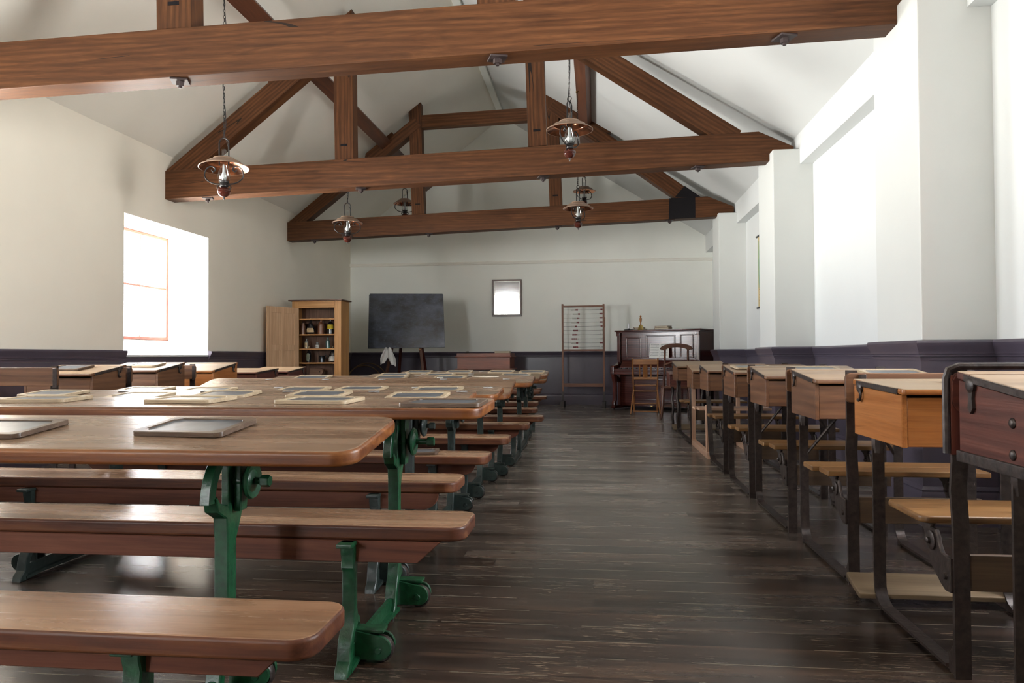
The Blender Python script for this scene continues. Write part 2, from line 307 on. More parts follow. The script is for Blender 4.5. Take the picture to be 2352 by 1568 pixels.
# ---------------------------------------------------------------- mesh helpers
class MB:
    def __init__(s): s.bm = bmesh.new(); s.mi = 0
    def _mark(s, before):
        for f in s.bm.faces:
            if f.index == -1 or f not in before: pass
    def _fin(s, faces):
        for f in faces: f.material_index = s.mi
        return s
    def box(s, c, d, bev=0.0, rot=None, seg=2):
        M = Matrix.Translation(c)
        if rot is not None: M = M @ rot
        M = M @ Matrix.Diagonal((*d, 1))
        r = bmesh.ops.create_cube(s.bm, size=1, matrix=M)
        vs = r['verts']; fs = set(f for v in vs for f in v.link_faces)
        if bev:
            es = list(set(e for v in vs for e in v.link_edges))
            rr = bmesh.ops.bevel(s.bm, geom=es, offset=bev, segments=seg, affect='EDGES', profile=0.5)
            fs = set(f for f in fs if f.is_valid) | set(rr['faces'])
        return s._fin(fs)
    def prism(s, pts, axis, a, b, bev=0.0, seg=2, M=None):
        def P(p, t):
            v = {'x': (t, p[0], p[1]), 'y': (p[0], t, p[1]), 'z': (p[0], p[1], t)}[axis]
            return M @ Vector(v) if M is not None else v
        A = [s.bm.verts.new(P(p, a)) for p in pts]; B = [s.bm.verts.new(P(p, b)) for p in pts]
        n = len(pts); fs = []
        fs.append(s.bm.faces.new(A)); fs.append(s.bm.faces.new(B[::-1]))
        for i in range(n): fs.append(s.bm.faces.new((A[i], B[i], B[(i + 1) % n], A[(i + 1) % n])))
        bmesh.ops.recalc_face_normals(s.bm, faces=fs)
        if bev:
            es = list(set(fs[0].edges) | set(fs[1].edges))
            rr = bmesh.ops.bevel(s.bm, geom=es, offset=bev, segments=seg, affect='EDGES', profile=0.5)
            fs = [f for f in fs if f.is_valid] + rr['faces']
        return s._fin(fs)
    def lathe(s, prof, c=(0, 0, 0), seg=20, M=None, cap=True):
        rings = []
        T = Matrix.Translation(c)
        if M is not None: T = T @ M
        for (r, z) in prof:
            rings.append([s.bm.verts.new(T @ Vector((r * math.cos(2 * math.pi * i / seg), r * math.sin(2 * math.pi * i / seg), z))) for i in range(seg)])
        fs = []
        for a, b in zip(rings, rings[1:]):
            for i in range(seg): fs.append(s.bm.faces.new((a[i], a[(i + 1) % seg], b[(i + 1) % seg], b[i])))
        if cap:
            fs.append(s.bm.faces.new(rings[0][::-1])); fs.append(s.bm.faces.new(rings[-1]))
        if cap: bmesh.ops.recalc_face_normals(s.bm, faces=fs)
        return s._fin(fs)
    def tube(s, path, r, seg=8, closed=False, sm=0):
        path = [Vector(p) for p in path]; n = len(path); rings = []
        rr = list(r) if isinstance(r, (list, tuple)) else [r] * n
        if sm:          # spline through the given points
            P, Q = [], []
            for i in range(n - 1):
                a, b, c, d = path[max(i - 1, 0)], path[i], path[i + 1], path[min(i + 2, n - 1)]
                for k in range(sm):
                    u = k / sm
                    P.append(0.5 * (2 * b + (c - a) * u + (2 * a - 5 * b + 4 * c - d) * u * u + (3 * b - a - 3 * c + d) * u ** 3)); Q.append(rr[i] + (rr[i + 1] - rr[i]) * u)
            path = P + [path[-1]]; rr = Q + [rr[-1]]; n = len(path)
        up = None
        for i, p in enumerate(path):
            if closed: d = path[(i + 1) % n] - path[i - 1]
            else: d = path[min(i + 1, n - 1)] - path[max(i - 1, 0)]
            d.normalize()
            if up is None:
                up = Vector((0, 0, 1)) if abs(d.z) < 0.9 else Vector((1, 0, 0))
            up = (up - d * up.dot(d)).normalized(); sd = d.cross(up)
            rings.append([s.bm.verts.new(p + (up * math.cos(2 * math.pi * k / seg) + sd * math.sin(2 * math.pi * k / seg)) * rr[i]) for k in range(seg)])
        fs = []
        m = n if closed else n - 1
        for i in range(m):
            a, b = rings[i], rings[(i + 1) % n]
            for k in range(seg): fs.append(s.bm.faces.new((a[k], a[(k + 1) % seg], b[(k + 1) % seg], b[k])))
        if not closed:
            fs.append(s.bm.faces.new(rings[0][::-1])); fs.append(s.bm.faces.new(rings[-1]))
        bmesh.ops.recalc_face_normals(s.bm, faces=fs)
        return s._fin(fs)
    def sweep(s, path, sec, x0=0.0):
        """path of (y,z); section of (x, n) with n along the left-hand normal in the yz plane"""
        n = len(path); rings = []
        for i, p in enumerate(path):
            q0 = path[max(i - 1, 0)]; q1 = path[min(i + 1, n - 1)]
            d = Vector((q1[0] - q0[0], q1[1] - q0[1])).normalized(); nn = Vector((-d.y, d.x))
            rings.append([s.bm.verts.new((x0 + x, p[0] + nn.x * t, p[1] + nn.y * t)) for (x, t) in sec])
        fs = []; k = len(sec)
        for a, b in zip(rings, rings[1:]):
            for j in range(k): fs.append(s.bm.faces.new((a[j], a[(j + 1) % k], b[(j + 1) % k], b[j])))
        fs.append(s.bm.faces.new(rings[0][::-1])); fs.append(s.bm.faces.new(rings[-1]))
        bmesh.ops.recalc_face_normals(s.bm, faces=fs)
        return s._fin(fs)
    def sphere(s, c, r, sc=(1, 1, 1), u=14, v=10):
        M = Matrix.Translation(c) @ Matrix.Diagonal((*sc, 1))
        q = bmesh.ops.create_uvsphere(s.bm, u_segments=u, v_segments=v, radius=r, matrix=M)
        return s._fin(set(f for x in q['verts'] for f in x.link_faces))
    def mesh(s, name, mats, ang=38):
        me = bpy.data.meshes.new(name); s.bm.to_mesh(me); s.bm.free()
        for m in (mats if isinstance(mats, (list, tuple)) else [mats]): me.materials.append(m)
        me.shade_smooth(); me.set_sharp_from_angle(angle=R(ang))
        return me
    def build(s, name, mats, parent=None, loc=None, rot=None, topmat=False, ang=38):
        if topmat:
            for f in s.bm.faces:
                f.normal_update()
                f.material_index = 1 if f.normal.z > 0.85 else 0
        me = s.mesh(name, mats, ang)
        o = bpy.data.objects.new(name, me); C.objects.link(o)
        wn = o.modifiers.new('weighted_normals', 'WEIGHTED_NORMAL'); wn.keep_sharp = True; wn.weight = 80
        if parent is not None: o.parent = parent
        if loc is not None: o.location = loc
        if rot is not None: o.rotation_euler = rot
        return o

def thing(name, label, cat, loc=(0, 0, 0), rotz=0.0, group=None):
    o = bpy.data.objects.new(name, None); o.empty_display_size = 0.1; C.objects.link(o)
    o.location = loc; o.rotation_euler = (0, 0, rotz)
    return tag(o, label, cat, group)
def tag(o, label, cat, group=None):
    o['label'] = label; o['category'] = cat; o['kind'] = 'thing'
    if group: o['group'] = group
    return o
def struct(o):
    o['kind'] = 'structure'; return o
def dup(root, loc, rotz=None, label=None, group=None):
    r = root.copy(); C.objects.link(r); r.location = loc
    if rotz is not None: r.rotation_euler = (0, 0, rotz)
    if label: r['label'] = label
    if group: r['group'] = group
    for ch in list(root.children):
        c = ch.copy(); C.objects.link(c); c.parent = r
        for g in list(ch.children):
            d = g.copy(); C.objects.link(d); d.parent = c
    return r
def rrect(x0, y0, x1, y1, r, k=5, corners=(1, 1, 1, 1)):
    pts = []
    for (cx, cy, a0, on) in ((x1 - r, y1 - r, 0, corners[0]), (x0 + r, y1 - r, 90, corners[1]), (x0 + r, y0 + r, 180, corners[2]), (x1 - r, y0 + r, 270, corners[3])):
        if on:
            for i in range(k + 1):
                a = R(a0 + 90 * i / k); pts.append((cx + r * math.cos(a), cy + r * math.sin(a)))
        else:
            a = R(a0 + 45); s = math.sqrt(2)
            pts.append((cx + r * s * math.cos(a), cy + r * s * math.sin(a)))
    return pts
def arc(cx, cy, r, a0, a1, k=8):
    return [(cx + r * math.cos(R(a0 + (a1 - a0) * i / k)), cy + r * math.sin(R(a0 + (a1 - a0) * i / k))) for i in range(k + 1)]
def rotx(a): return Matrix.Rotation(a, 4, 'X')
def roty(a): return Matrix.Rotation(a, 4, 'Y')
def rotz(a): return Matrix.Rotation(a, 4, 'Z')
#@@BODY
# ================================================================ the room
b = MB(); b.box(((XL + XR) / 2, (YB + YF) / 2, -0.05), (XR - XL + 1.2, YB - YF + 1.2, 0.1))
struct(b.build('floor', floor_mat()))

def wall_with_openings(axis_pos, thick, a0, a1, z1, wins, z0, zt, along):
    """box wall along y (along='y') or x, cut by rectangular openings"""
    m = MB(); p0, p1 = min(axis_pos, axis_pos + thick), max(axis_pos, axis_pos + thick)
    def blk(u0, u1, za, zb):
        if u1 - u0 < 1e-4 or zb - za < 1e-4: return
        if along == 'y': m.box(((p0 + p1) / 2, (u0 + u1) / 2, (za + zb) / 2), (p1 - p0, u1 - u0, zb - za))
        else: m.box(((u0 + u1) / 2, (p0 + p1) / 2, (za + zb) / 2), (u1 - u0, p1 - p0, zb - za))
    u = a0
    for (w0, w1) in sorted(wins):
        blk(u, w0, 0, z1); blk(w0, w1, 0, z0); blk(w0, w1, zt, z1); u = w1
    blk(u, a1, 0, z1)
    return m
m = wall_with_openings(XL, -0.72, YF - 0.45, YB + 0.3, ZEL + 0.1, LWIN, ZS, ZT, 'y')
struct(m.build('wall_left', CREAM))
m = wall_with_openings(XR, 0.42, YF - 0.3, YB + 0.3, 3.2, FILL_RWIN, RZ0, RZ1, 'y')
struct(m.build('wall_right', WHITEP))
gable = [(XL - 0.1, 0), (XL - 0.1, ZEL + 0.02), (XA, ZA + 0.02), (XE, ZER + 0.02), (XR + 0.1, ZER - 0.05), (XR + 0.1, 0)]
m = MB(); m.prism(gable, 'y', YB, YB + 0.3)
struct(m.build('wall_back', PAINT))
m = wall_with_openings(YF, -0.45, XL - 0.3, XR + 0.2, 3.05, FWIN, FZ0, FZ1, 'x')
m.prism([(XL - 0.1, 3.05), (XA, ZA + 0.05), (XR + 0.1, 3.05)], 'y', YF - 0.45, YF)
struct(m.build('wall_front', CREAM))
# ceiling : two plastered slopes
m = MB()
dl = Vector((XL - XA, ZEL - ZA)); dr = Vector((XE - XA, ZER - ZA))
exl = (XL - 0.5, ZA + dl.y / dl.x * (XL - 0.5 - XA)); exr = (XR + 0.4, ZA + dr.y / dr.x * (XR + 0.4 - XA))
m.prism([exl, (XA, ZA), exr, (exr[0], exr[1] + 0.12), (XA, ZA + 0.12), (exl[0], exl[1] + 0.12)], 'y', YF - 0.5, YB + 0.3)
for f in m.bm.faces: f.material_index = 1 if f.calc_center_median().x > XA else 0  # slope tones set apart to even the light: white side darkened, cream side paler
struct(m.build('ceiling', [paint('paled_cream_ceiling', (0.89, 0.865, 0.79), 0.6), paint('darkened_white_ceiling', (0.64, 0.655, 0.65), 0.6)]))
# ridge capping strip, wall plate casing
m = MB(); m.box((XA + 0.03, (YB + YF) / 2, ZA - 0.05), (0.10, YB - YF, 0.09), 0.006)
struct(m.build('trim_1', PAINT))
m = MB(); m.prism([(XE, 2.72), (XE, 3.06), (XR + 0.05, 3.02), (XR + 0.05, 2.72)], 'y', YF, YB - 0.001)
struct(m.build('trim_2', WHITEP))
# pilasters on the window-less side
PIL = [(4.11, 4.735), (7.33, 7.98), (10.53, 11.05), (0.95, 1.55)]
for i, (a, c) in enumerate(PIL):
    m = MB(); m.box((1.70 + 0.2, (a + c) / 2, 1.435), (0.40, c - a, 2.87), 0.012)
    struct(m.build('pillar', PILP))
# picture rail on the end wall
m = MB(); m.prism([(YB, 2.575), (YB - 0.030, 2.582), (YB - 0.045, 2.610), (YB - 0.030, 2.632), (YB, 2.635)], 'x', XL, XR)
struct(m.build('trim_3', RAILP()))

# dado : mitred run of rail + panel + skirting along a polyline (room to the right-hand side of travel)
def run(name, path, prof, mat, kind_name=True):
    """path: [(x,y)], prof: [(depth,z)] closed outline, depth measured into the room (left normal of travel)"""
    bm = MB(); n = len(path); rings = []
    for i, p in enumerate(path):
        p = Vector(p); ns = []
        if i > 0:
            d = (p - Vector(path[i - 1])).normalized(); ns.append(Vector((-d.y, d.x)))
        if i < n - 1:
            d = (Vector(path[i + 1]) - p).normalized(); ns.append(Vector((-d.y, d.x)))
        if len(ns) == 1: o = ns[0]
        else:
            s = ns[0] + ns[1]; o = s * (2 / max(0.2, s.dot(s)))
        rings.append([bm.bm.verts.new((p.x + o.x * d, p.y + o.y * d, z)) for d, z in prof])
    k = len(prof); fs = []
    for a, c in zip(rings, rings[1:]):
        for j in range(k): fs.append(bm.bm.faces.new((a[j], c[j], c[(j + 1) % k], a[(j + 1) % k])))
    fs.append(bm.bm.faces.new(rings[0])); fs.append(bm.bm.faces.new(rings[-1][::-1]))
    bmesh.ops.recalc_face_normals(bm.bm, faces=fs)
    return struct(bm.build(name, mat, ang=25))
RAIL = [(0, 0.862), (0.012, 0.862), (0.014, 0.880), (0.022, 0.884), (0.022, 0.893), (0.028, 0.897), (0.030, 0.915), (0.042, 0.938), (0.045, 0.955), (0.040, 0.968), (0, 0.972)]
PANEL = [(0, 0.15), (0.006, 0.15), (0.006, 0.87), (0, 0.87)]
SKIRT = [(0, 0), (0.022, 0), (0.022, 0.155), (0.014, 0.178), (0.018, 0.187), (0.008, 0.205), (0, 0.205)]
rpath = [(XR, YB)]
for (a, c) in sorted(PIL[:3], reverse=True):
    rpath += [(XR, c), (1.70, c), (1.70, a), (XR, a)]
rpath += [(XR, 3.1)]
rpath = rpath[::-1]                # travel +y keeps the room on the left
run('trim_4', rpath, RAIL, PLUM); run('trim_5', rpath, PANEL, PLUM); run('baseboard_right', rpath, SKIRT, PLUM)
bp = [(XR, YB), (XL, YB)]
run('trim_6', bp, RAIL, PLUM); run('trim_7', bp, PANEL, PLUM); run('baseboard_back', bp, SKIRT, PLUM)
lp = [(XL, YB), (XL, YF)]
run('trim_8', lp, [(d, min(z, 0.86)) for d, z in PANEL], PLUM); run('baseboard_left', lp, SKIRT, PLUM)
ys = [YB] + [v for w in sorted(LWIN, reverse=True) for v in (w[1], w[0])] + [YF]
for i in range(0, len(ys), 2):
    run('trim_%d' % (9 + i // 2), [(XL, ys[i]), (XL, ys[i + 1])], RAIL, PLUM)
for i, (w0, w1) in enumerate(LWIN):   # plum band below each opening
    run('trim_%d' % (20 + i), [(XL, w1), (XL, w0)], [(0, 0.86), (0.006, 0.86), (0.006, 0.905), (0, 0.905)], PLUM)

# windows : sloping sill, brick-red painted sash of three by two panes
SASH = plain('faded_red_sash_paint', (0.30, 0.10, 0.075), 0.5, 0, 0.15, 20)
def sash(name, w, h, cols, rows, bar=0.018, fr=0.034):
    fm = MB()
    fm.box((0, 0, fr / 2), (w, 0.06, fr), 0.004); fm.box((0, 0, h - fr / 2), (w, 0.06, fr), 0.004)
    for s in (-1, 1): fm.box((s * (w - fr) / 2, 0, h / 2), (fr, 0.06, h - 2 * fr), 0.004)
    for i in range(1, cols): fm.box((-w / 2 + w * i / cols, 0, h / 2), (bar, 0.04, h - 2 * fr), 0.003)
    for j in range(1, rows): fm.box((0, 0, h * j / rows), (w - 2 * fr, 0.042, bar * 1.3), 0.003)
    return fm
k = 1
for (w0, w1) in LWIN:
    e_ = bpy.data.objects.new('window_%d' % k, None); C.objects.link(e_); struct(e_)
    e_.location = (XL - 0.54, (w0 + w1) / 2, 1.10); e_.rotation_euler = (0, 0, R(90))
    sash('f', w1 - w0, ZT - 1.10, 3, 2).build('window_frame', SASH, e_)
    g = MB(); g.box((0, 0.0, (ZT - 1.10) / 2), (w1 - w0 - 0.05, 0.004, ZT - 1.10 - 0.05)); g.build('window_pane', glass('window_glass', (1, 1, 1)), e_)
    sl = MB(); sl.prism([(-0.006, 0.925 - 1.10), (-0.006, 0.90 - 1.10), (0.70, 0.90 - 1.10), (0.70, 0.02), (0.52, 0.0)], 'x', -(w1 - w0) / 2, (w1 - w0) / 2,
                        M=Matrix.Rotation(0, 4, 'Z') @ Matrix.Translation((0, -0.54, 0)))
    sl.build('window_sill', WHITEP, e_)
    k += 1
for (w0, w1) in FILL_RWIN:  # added opening outside the view, brightens the left wall and ceiling
    e_ = bpy.data.objects.new('window_%d' % k, None); C.objects.link(e_); struct(e_)
    e_.location = (XR + 0.30, (w0 + w1) / 2, RZ0); e_.rotation_euler = (0, 0, R(-90))
    sash('f', w1 - w0, RZ1 - RZ0, 3, 3).build('window_frame', SASH, e_)
    g = MB(); g.box((0, 0.0, (RZ1 - RZ0) / 2), (w1 - w0 - 0.05, 0.004, RZ1 - RZ0 - 0.05)); g.build('window_pane', glass('window_glass', (1, 1, 1)), e_)
    k += 1
for (w0, w1) in FWIN:
    e_ = bpy.data.objects.new('window_%d' % k, None); C.objects.link(e_); struct(e_)
    e_.location = ((w0 + w1) / 2, YF - 0.3, FZ0)
    sash('f', w1 - w0, FZ1 - FZ0, 3, 4).build('window_frame', SASH, e_)
    g = MB(); g.box((0, 0.0, (FZ1 - FZ0) / 2), (w1 - w0 - 0.05, 0.004, FZ1 - FZ0 - 0.05)); g.build('window_pane', glass('window_glass', (1, 1, 1)), e_)
    k += 1

# ================================================================ roof trusses and purlins
BOLT = DARKBOLT()
BP = plain('black_paint_and_slot_shade', (0.008, 0.0065, 0.008), 0.7)
BP.node_tree.nodes['Principled BSDF'].inputs['Specular IOR Level'].default_value = 0.15
def slope_z(x):
    return ZA + (dl.y / dl.x) * (x - XA) if x < XA else ZA + (dr.y / dr.x) * (x - XA)
def member(name, p0, p1, h, yf, th, mat, parent, cut0=0.0, cut1=0.0):
    """straight timber in the plane of the truss from p0 to p1 (x,z); its own x axis runs along the grain"""
    p0 = Vector(p0); p1 = Vector(p1); L = (p1 - p0).length; a = math.atan2(p1.y - p0.y, p1.x - p0.x)
    m = MB(); m.prism([(0, -h / 2), (cut0, h / 2), (L - cut1, h / 2), (L, -h / 2)], 'y', 0, th, 0.006)
    return m.build(name, mat, parent, (p0.x, yf, p0.y), (0, -a, 0))
def bolt(parent, x, z, yf, th, tilt=0.0):
    m = MB(); m.box((x, yf + th * 0.35, z - 0.005), (0.105, 0.105, 0.012), 0.002, rot=roty(-tilt) @ rotz(R(20)))
    m.lathe([(0.026, -0.038), (0.026, -0.01)], (x, yf + th * 0.35, z), 6); m.lathe([(0.011, -0.05), (0.011, -0.035)], (x, yf + th * 0.35, z), 8)
    return m.build('iron_bolt', BOLT, parent)
def truss(label, yf, th, tie, posts, rafters, collar, cleats, bolts, char=None):
    t = thing('roof_truss', label, 'roof truss', (0, 0, 0), 0, 'timber roof trusses')
    m = MB(); m.prism(tie, 'y', yf, yf + th, 0.008); m.build('tie_beam', beamwood('x'), t)
    for (xa, za, xb, zb, w, cutl) in posts:      # bottom (xa,za) to top (xb,zb)
        a = math.atan2(xb - xa, zb - za); L = math.hypot(xb - xa, zb - za)
        q = MB(); s = w * 0.76 if cutl > 0 else -w * 0.62
        q.prism([(-w / 2, 0), (w / 2, 0), (w / 2, L + max(0, s) * .5 - max(0, -s) * .5), (-w / 2, L - max(0, s) * .5 + max(0, -s) * .5)], 'y', 0, th * 0.82, 0.006)
        o = q.build('queen_post', beamwood('z', 0.2), t, (xa, yf + th * 0.09, za), (0, a, 0))
        n_ = MB(); n_.box((-0.0, 0.008, 0.16), (0.075, 0.02, 0.024)); n_.box((0.005, 0.004, 0.158), (0.03, 0.016, 0.014))
        n_.build('wedge_slot', BP, o)  # dark hole of the wedge slot, its shade painted as a flush black block
    for (p0, p1, h) in rafters:
        member('principal_rafter', p0, p1, h, yf + th * 0.06, th * 0.88, beamwood('x', 0.2), t)
    if collar: member('straining_beam', collar[0], collar[1], collar[2], yf + th * 0.2, th * 0.7, beamwood('x', 0.2), t)
    for (p0, p1, h) in cleats:
        member('purlin_cleat', p0, p1, h, yf + th * 0.12, th * 0.76, beamwood('x', 0.2), t, 0.12, 0.02)
    for (x, z) in bolts: bolt(t, x, z, yf, th, math.atan2(0.2, 6.3))
    return t
def zt1(x): return 2.645 + (x + 3.85) * 0.0268
truss('heavy timber truss whose long tie beam crosses the very top of the view', 4.36, 0.19,
      [(XL - 0.02, 2.625), (XL - 0.02, 2.935), (1.45, 3.06), (2.0, 2.76), (1.75, 2.76)],
      [(-2.645, 2.98, -2.67, 4.47, 0.235, 1), (-0.585, 3.02, -0.61, 4.55, 0.235, -1)],
      [((-4.55, 3.01), (-2.55, 4.53), 0.17), ((1.3, 3.03), (-0.65, 4.36), 0.20)],
      ((-2.6, 4.37), (-0.6, 4.43), 0.19), [((-3.55, 3.76), (-2.9, 4.26), 0.1), ((0.25, 3.88), (-0.45, 4.36), 0.1)],
      [(-2.63, 2.666), (-0.585, 2.709), (1.10, 2.745)])
truss('timber truss with its left end over the sash window, second from the front', 7.46, 0.19,
      [(XL - 0.02, 2.598), (XL - 0.02, 2.905), (1.60, 3.088), (1.93, 2.93), (1.93, 2.80), (1.72, 2.796)],
      [(-2.615, 2.955, -2.635, 4.47, 0.205, 1), (-0.583, 3.03, -0.625, 4.56, 0.19, -1)],
      [((-4.55, 2.82), (-2.55, 4.385), 0.205), ((1.38, 3.02), (-0.66, 4.41), 0.207)],
      ((-2.6, 4.37), (-0.6, 4.43), 0.19), [((-3.50, 3.80), (-2.9, 4.30), 0.12), ((0.16, 3.97), (-0.5, 4.42), 0.12)],
      [(-4.15, 2.612), (-2.45, 2.665), (-0.53, 2.725), (1.02, 2.773)])
truss('timber truss with a black-painted patch near one end, farthest of the three', 10.63, 0.19,
      [(XL - 0.02, 2.634), (XL - 0.02, 2.915), (1.57, 3.128), (1.93, 2.975), (1.93, 2.84), (1.72, 2.838)],
      [(-2.60, 2.975, -2.648, 4.585, 0.185, 1), (-0.567, 3.045, -0.624, 4.63, 0.183, -1)],
      [((-4.55, 2.845), (-2.6, 4.36), 0.17), ((1.38, 3.06), (-0.62, 4.535), 0.205)],
      ((-2.58, 4.365), (-0.64, 4.42), 0.19), [((-3.46, 3.80), (-2.95, 4.19), 0.11), ((0.20, 4.05), (-0.3, 4.42), 0.11)],
      [(-4.2, 2.647), (-2.45, 2.703), (-0.55, 2.764), (1.05, 2.815)])
# black paint on the far truss (tie beam and rafter foot)
far = [o for o in C.objects if o.name.startswith('roof_truss')][-1]
m = MB(); m.prism([(1.03, 2.816), (1.04, 3.112), (1.40, 3.124), (1.40, 2.829)], 'y', 10.627, 10.823)
m.build('painted_patch', BP, far)['label'] = 'black painted end of the tie beam'
m = MB(); m.prism([(1.12, 3.13), (1.255, 3.285), (1.48, 3.12)], 'y', 10.634, 10.815)
m.build('painted_patch', BP, far)['label'] = 'black painted foot of the rafter'
# purlins, square timbers turned to the slope
def purlin(label, c, w, h, ang, y0, y1):
    q = MB(); q.box((0, (y0 + y1) / 2, 0), (w, y1 - y0, h), 0.006)
    o = q.build('purlin', wood('purlin_pine', (0.05, 0.016, 0.008), (0.11, 0.038, 0.018), (0.17, 0.065, 0.03), 'y', 0.45), None, (c[0], 0, c[1]), (0, ang, 0))
    return tag(o, label, 'purlin', 'roof purlins')
purlin('dark timber purlin running the length of the cream roof slope above the window side', (-3.10, 4.055), 0.17, 0.105, -math.atan2(ZA - ZEL, XA - XL), YF, YB)
purlin('dark timber purlin running along the white roof slope above the pillars', (-0.14, 4.25), 0.155, 0.115, math.atan2(ZA - ZER, XE - XA), YF, YB)
# ================================================================ long iron-framed desks with attached benches
def slab(m, x0, y0, x1, y1, z0, z1, r, bev, tilt=0.0):
    """rounded board; tilt = drop of the near edge"""
    pts = rrect(x0, y0, x1, y1, r)
    M = None
    if tilt:
        M = Matrix.Identity(4); M[2][1] = tilt / (y1 - y0); M[2][3] = -tilt * y1 / (y1 - y0)
    m.prism(pts, 'z', z0, z1, bev, 3, M=M)
TSEC = [(-0.026, 0.0), (0.026, 0.0), (0.026, 0.010), (0.008, 0.014), (0.008, 0.055), (-0.008, 0.055), (-0.008, 0.014), (-0.026, 0.010)]
def bench_leg_bm(zs):
    m = MB(); t = 0.020
    # flange facing the aisle end of the room, then the web behind it
    fl = [(-0.035, zs), (-0.035, zs - 0.03), (-0.028, zs - 0.055), (-0.031, zs - 0.075), (-0.02, zs - 0.09), (-0.02, 0.17), (-0.032, 0.135), (-0.036, 0.120), (-0.050, 0.105), (-0.062, 0.07), (-0.066, 0.04), (-0.085, 0.022), (-0.09, 0.0),
          (-0.055, 0.0), (-0.045, 0.03), (-0.040, 0.06), (-0.025, 0.095), (-0.008, 0.12), (-0.004, 0.16), (0.0, 0.2), (0.0, zs - 0.1), (0.005, zs - 0.05), (0.06, zs - 0.02), (0.06, zs)]
    m.prism(fl, 'x', -t, t, 0.003, 1)
    web = [(-0.005, zs - 0.01), (-0.005, 0.13), (0.03, 0.10), (0.05, 0.115), (0.065, 0.10), (0.06, 0.125), (0.045, 0.135), (0.035, 0.16), (0.035, zs - 0.06), (0.05, zs - 0.01)]
    m.prism(web, 'x', -0.007, 0.007)
    m.box((0, 0.01, zs - 0.006), (0.046, 0.15, 0.012), 0.003)       # seat plate
    return m
def table_leg_bm(zt, dt):
    """column with a forked, curved head carrying the flap hinge"""
    m = MB(); t = 0.020
    fl = [(-0.03, zt - 0.20), (-0.075, zt - 0.175), (-0.085, zt - 0.14), (-0.078, zt - 0.135), (-0.06, zt - 0.155), (-0.025, zt - 0.165), (0.004, zt - 0.24),
          (0.004, 0.20), (-0.004, 0.15), (-0.012, 0.12), (-0.030, 0.095), (-0.045, 0.06), (-0.05, 0.03), (-0.06, 0.0), (-0.095, 0.0), (-0.09, 0.022), (-0.072, 0.04), (-0.066, 0.07), (-0.054, 0.105), (-0.040, 0.125), (-0.036, 0.14), (-0.024, 0.18), (-0.024, zt - 0.26)]
    m.prism(fl, 'x', -t, t, 0.003, 1)
    web = [(-0.0, zt - 0.22), (0.0, 0.12), (0.035, 0.105), (0.055, 0.12), (0.065, 0.105), (0.06, 0.13), (0.045, 0.14), (0.040, 0.17), (0.040, zt - 0.27), (0.075, zt - 0.20), (0.085, zt - 0.12), (0.06, zt - 0.06), (0.06, zt), (-0.005, zt), (-0.005, zt - 0.2)]
    m.prism(web, 'x', -0.010, 0.010, 0.002, 1)
    # curved fore arm up to the underside of the flap
    ar = arc(0.045, zt - 0.155, 0.155, 178, 96, 7); ai = arc(0.045, zt - 0.155, 0.125, 98, 178, 7)
    m.prism([(y, z) for y, z in ar] + ai, 'x', -0.014, 0.014, 0.002, 1)
    m.prism([(0.02, zt), (0.02, zt - 0.19), (0.055, zt - 0.19), (0.07, zt - 0.09), (0.062, zt)], 'x', 0.012, 0.034, 0.003, 1)
    m.box((0, 0.0, zt - 0.006), (0.09, 0.24, 0.012), 0.003)
    return m
def knob_bm(zt, rod):
    m = MB(); M = roty(R(90)); c = (0.002, 0.035, zt - 0.11)
    m.lathe([(0.017, 0), (0.017, 0.03), (0.010, 0.034), (0.010, rod), ], c, 10, M)
    m.lathe([(0.012, 0.038), (0.030, 0.040), (0.046, 0.050), (0.050, 0.056), (0.046, 0.062), (0.030, 0.058), (0.014, 0.066)], c, 24, M)
    m.lathe([(0.015, rod - 0.004), (0.017, rod), (0.017, rod + 0.018), (0.015, rod + 0.022)], c, 6, M)
    return m
def caster_parts(root_leg, mats, side):
    h = MB()
    pts = [(0, 0.012), (0.075, 0.012)] + arc(0.078, 0.047, 0.036, -80, 90, 7) + [(0, 0.098)]
    for y in (0.022, 0.068):
        h.prism([(side * x, z) for x, z in pts], 'y', y - 0.005, y + 0.005, 0.002, 1)
    h.box((side * 0.045, 0.045, 0.094), (0.09, 0.05, 0.010), 0.002)
    h.lathe([(0.009, -0.031), (0.012, -0.027), (0.012, 0.027), (0.009, 0.031)], (side * 0.075, 0.045, 0.04), 8, rotx(R(90)))
    hp = h.build('caster_housing', mats, root_leg)
    w = MB(); w.lathe([(0.012, -0.012), (0.034, -0.014), (0.038, -0.008), (0.038, 0.008), (0.034, 0.014), (0.012, 0.012)], (side * 0.078, 0.045, 0.0385), 18, rotx(R(90)))
    w.build('caster_wheel', RUST(), root_leg)
def rail_bm(ya, yb):
    m = MB(); m.sweep([(ya - 0.04, 0.022), (ya + 0.06, 0.03), (yb - 0.08, 0.03), (yb - 0.0, 0.022)], [(-0.022, -0.018), (0.022, -0.018), (0.022, -0.006), (0.007, -0.004), (0.007, 0.035), (-0.007, 0.035), (-0.007, -0.004), (-0.022, -0.006)])
    return m
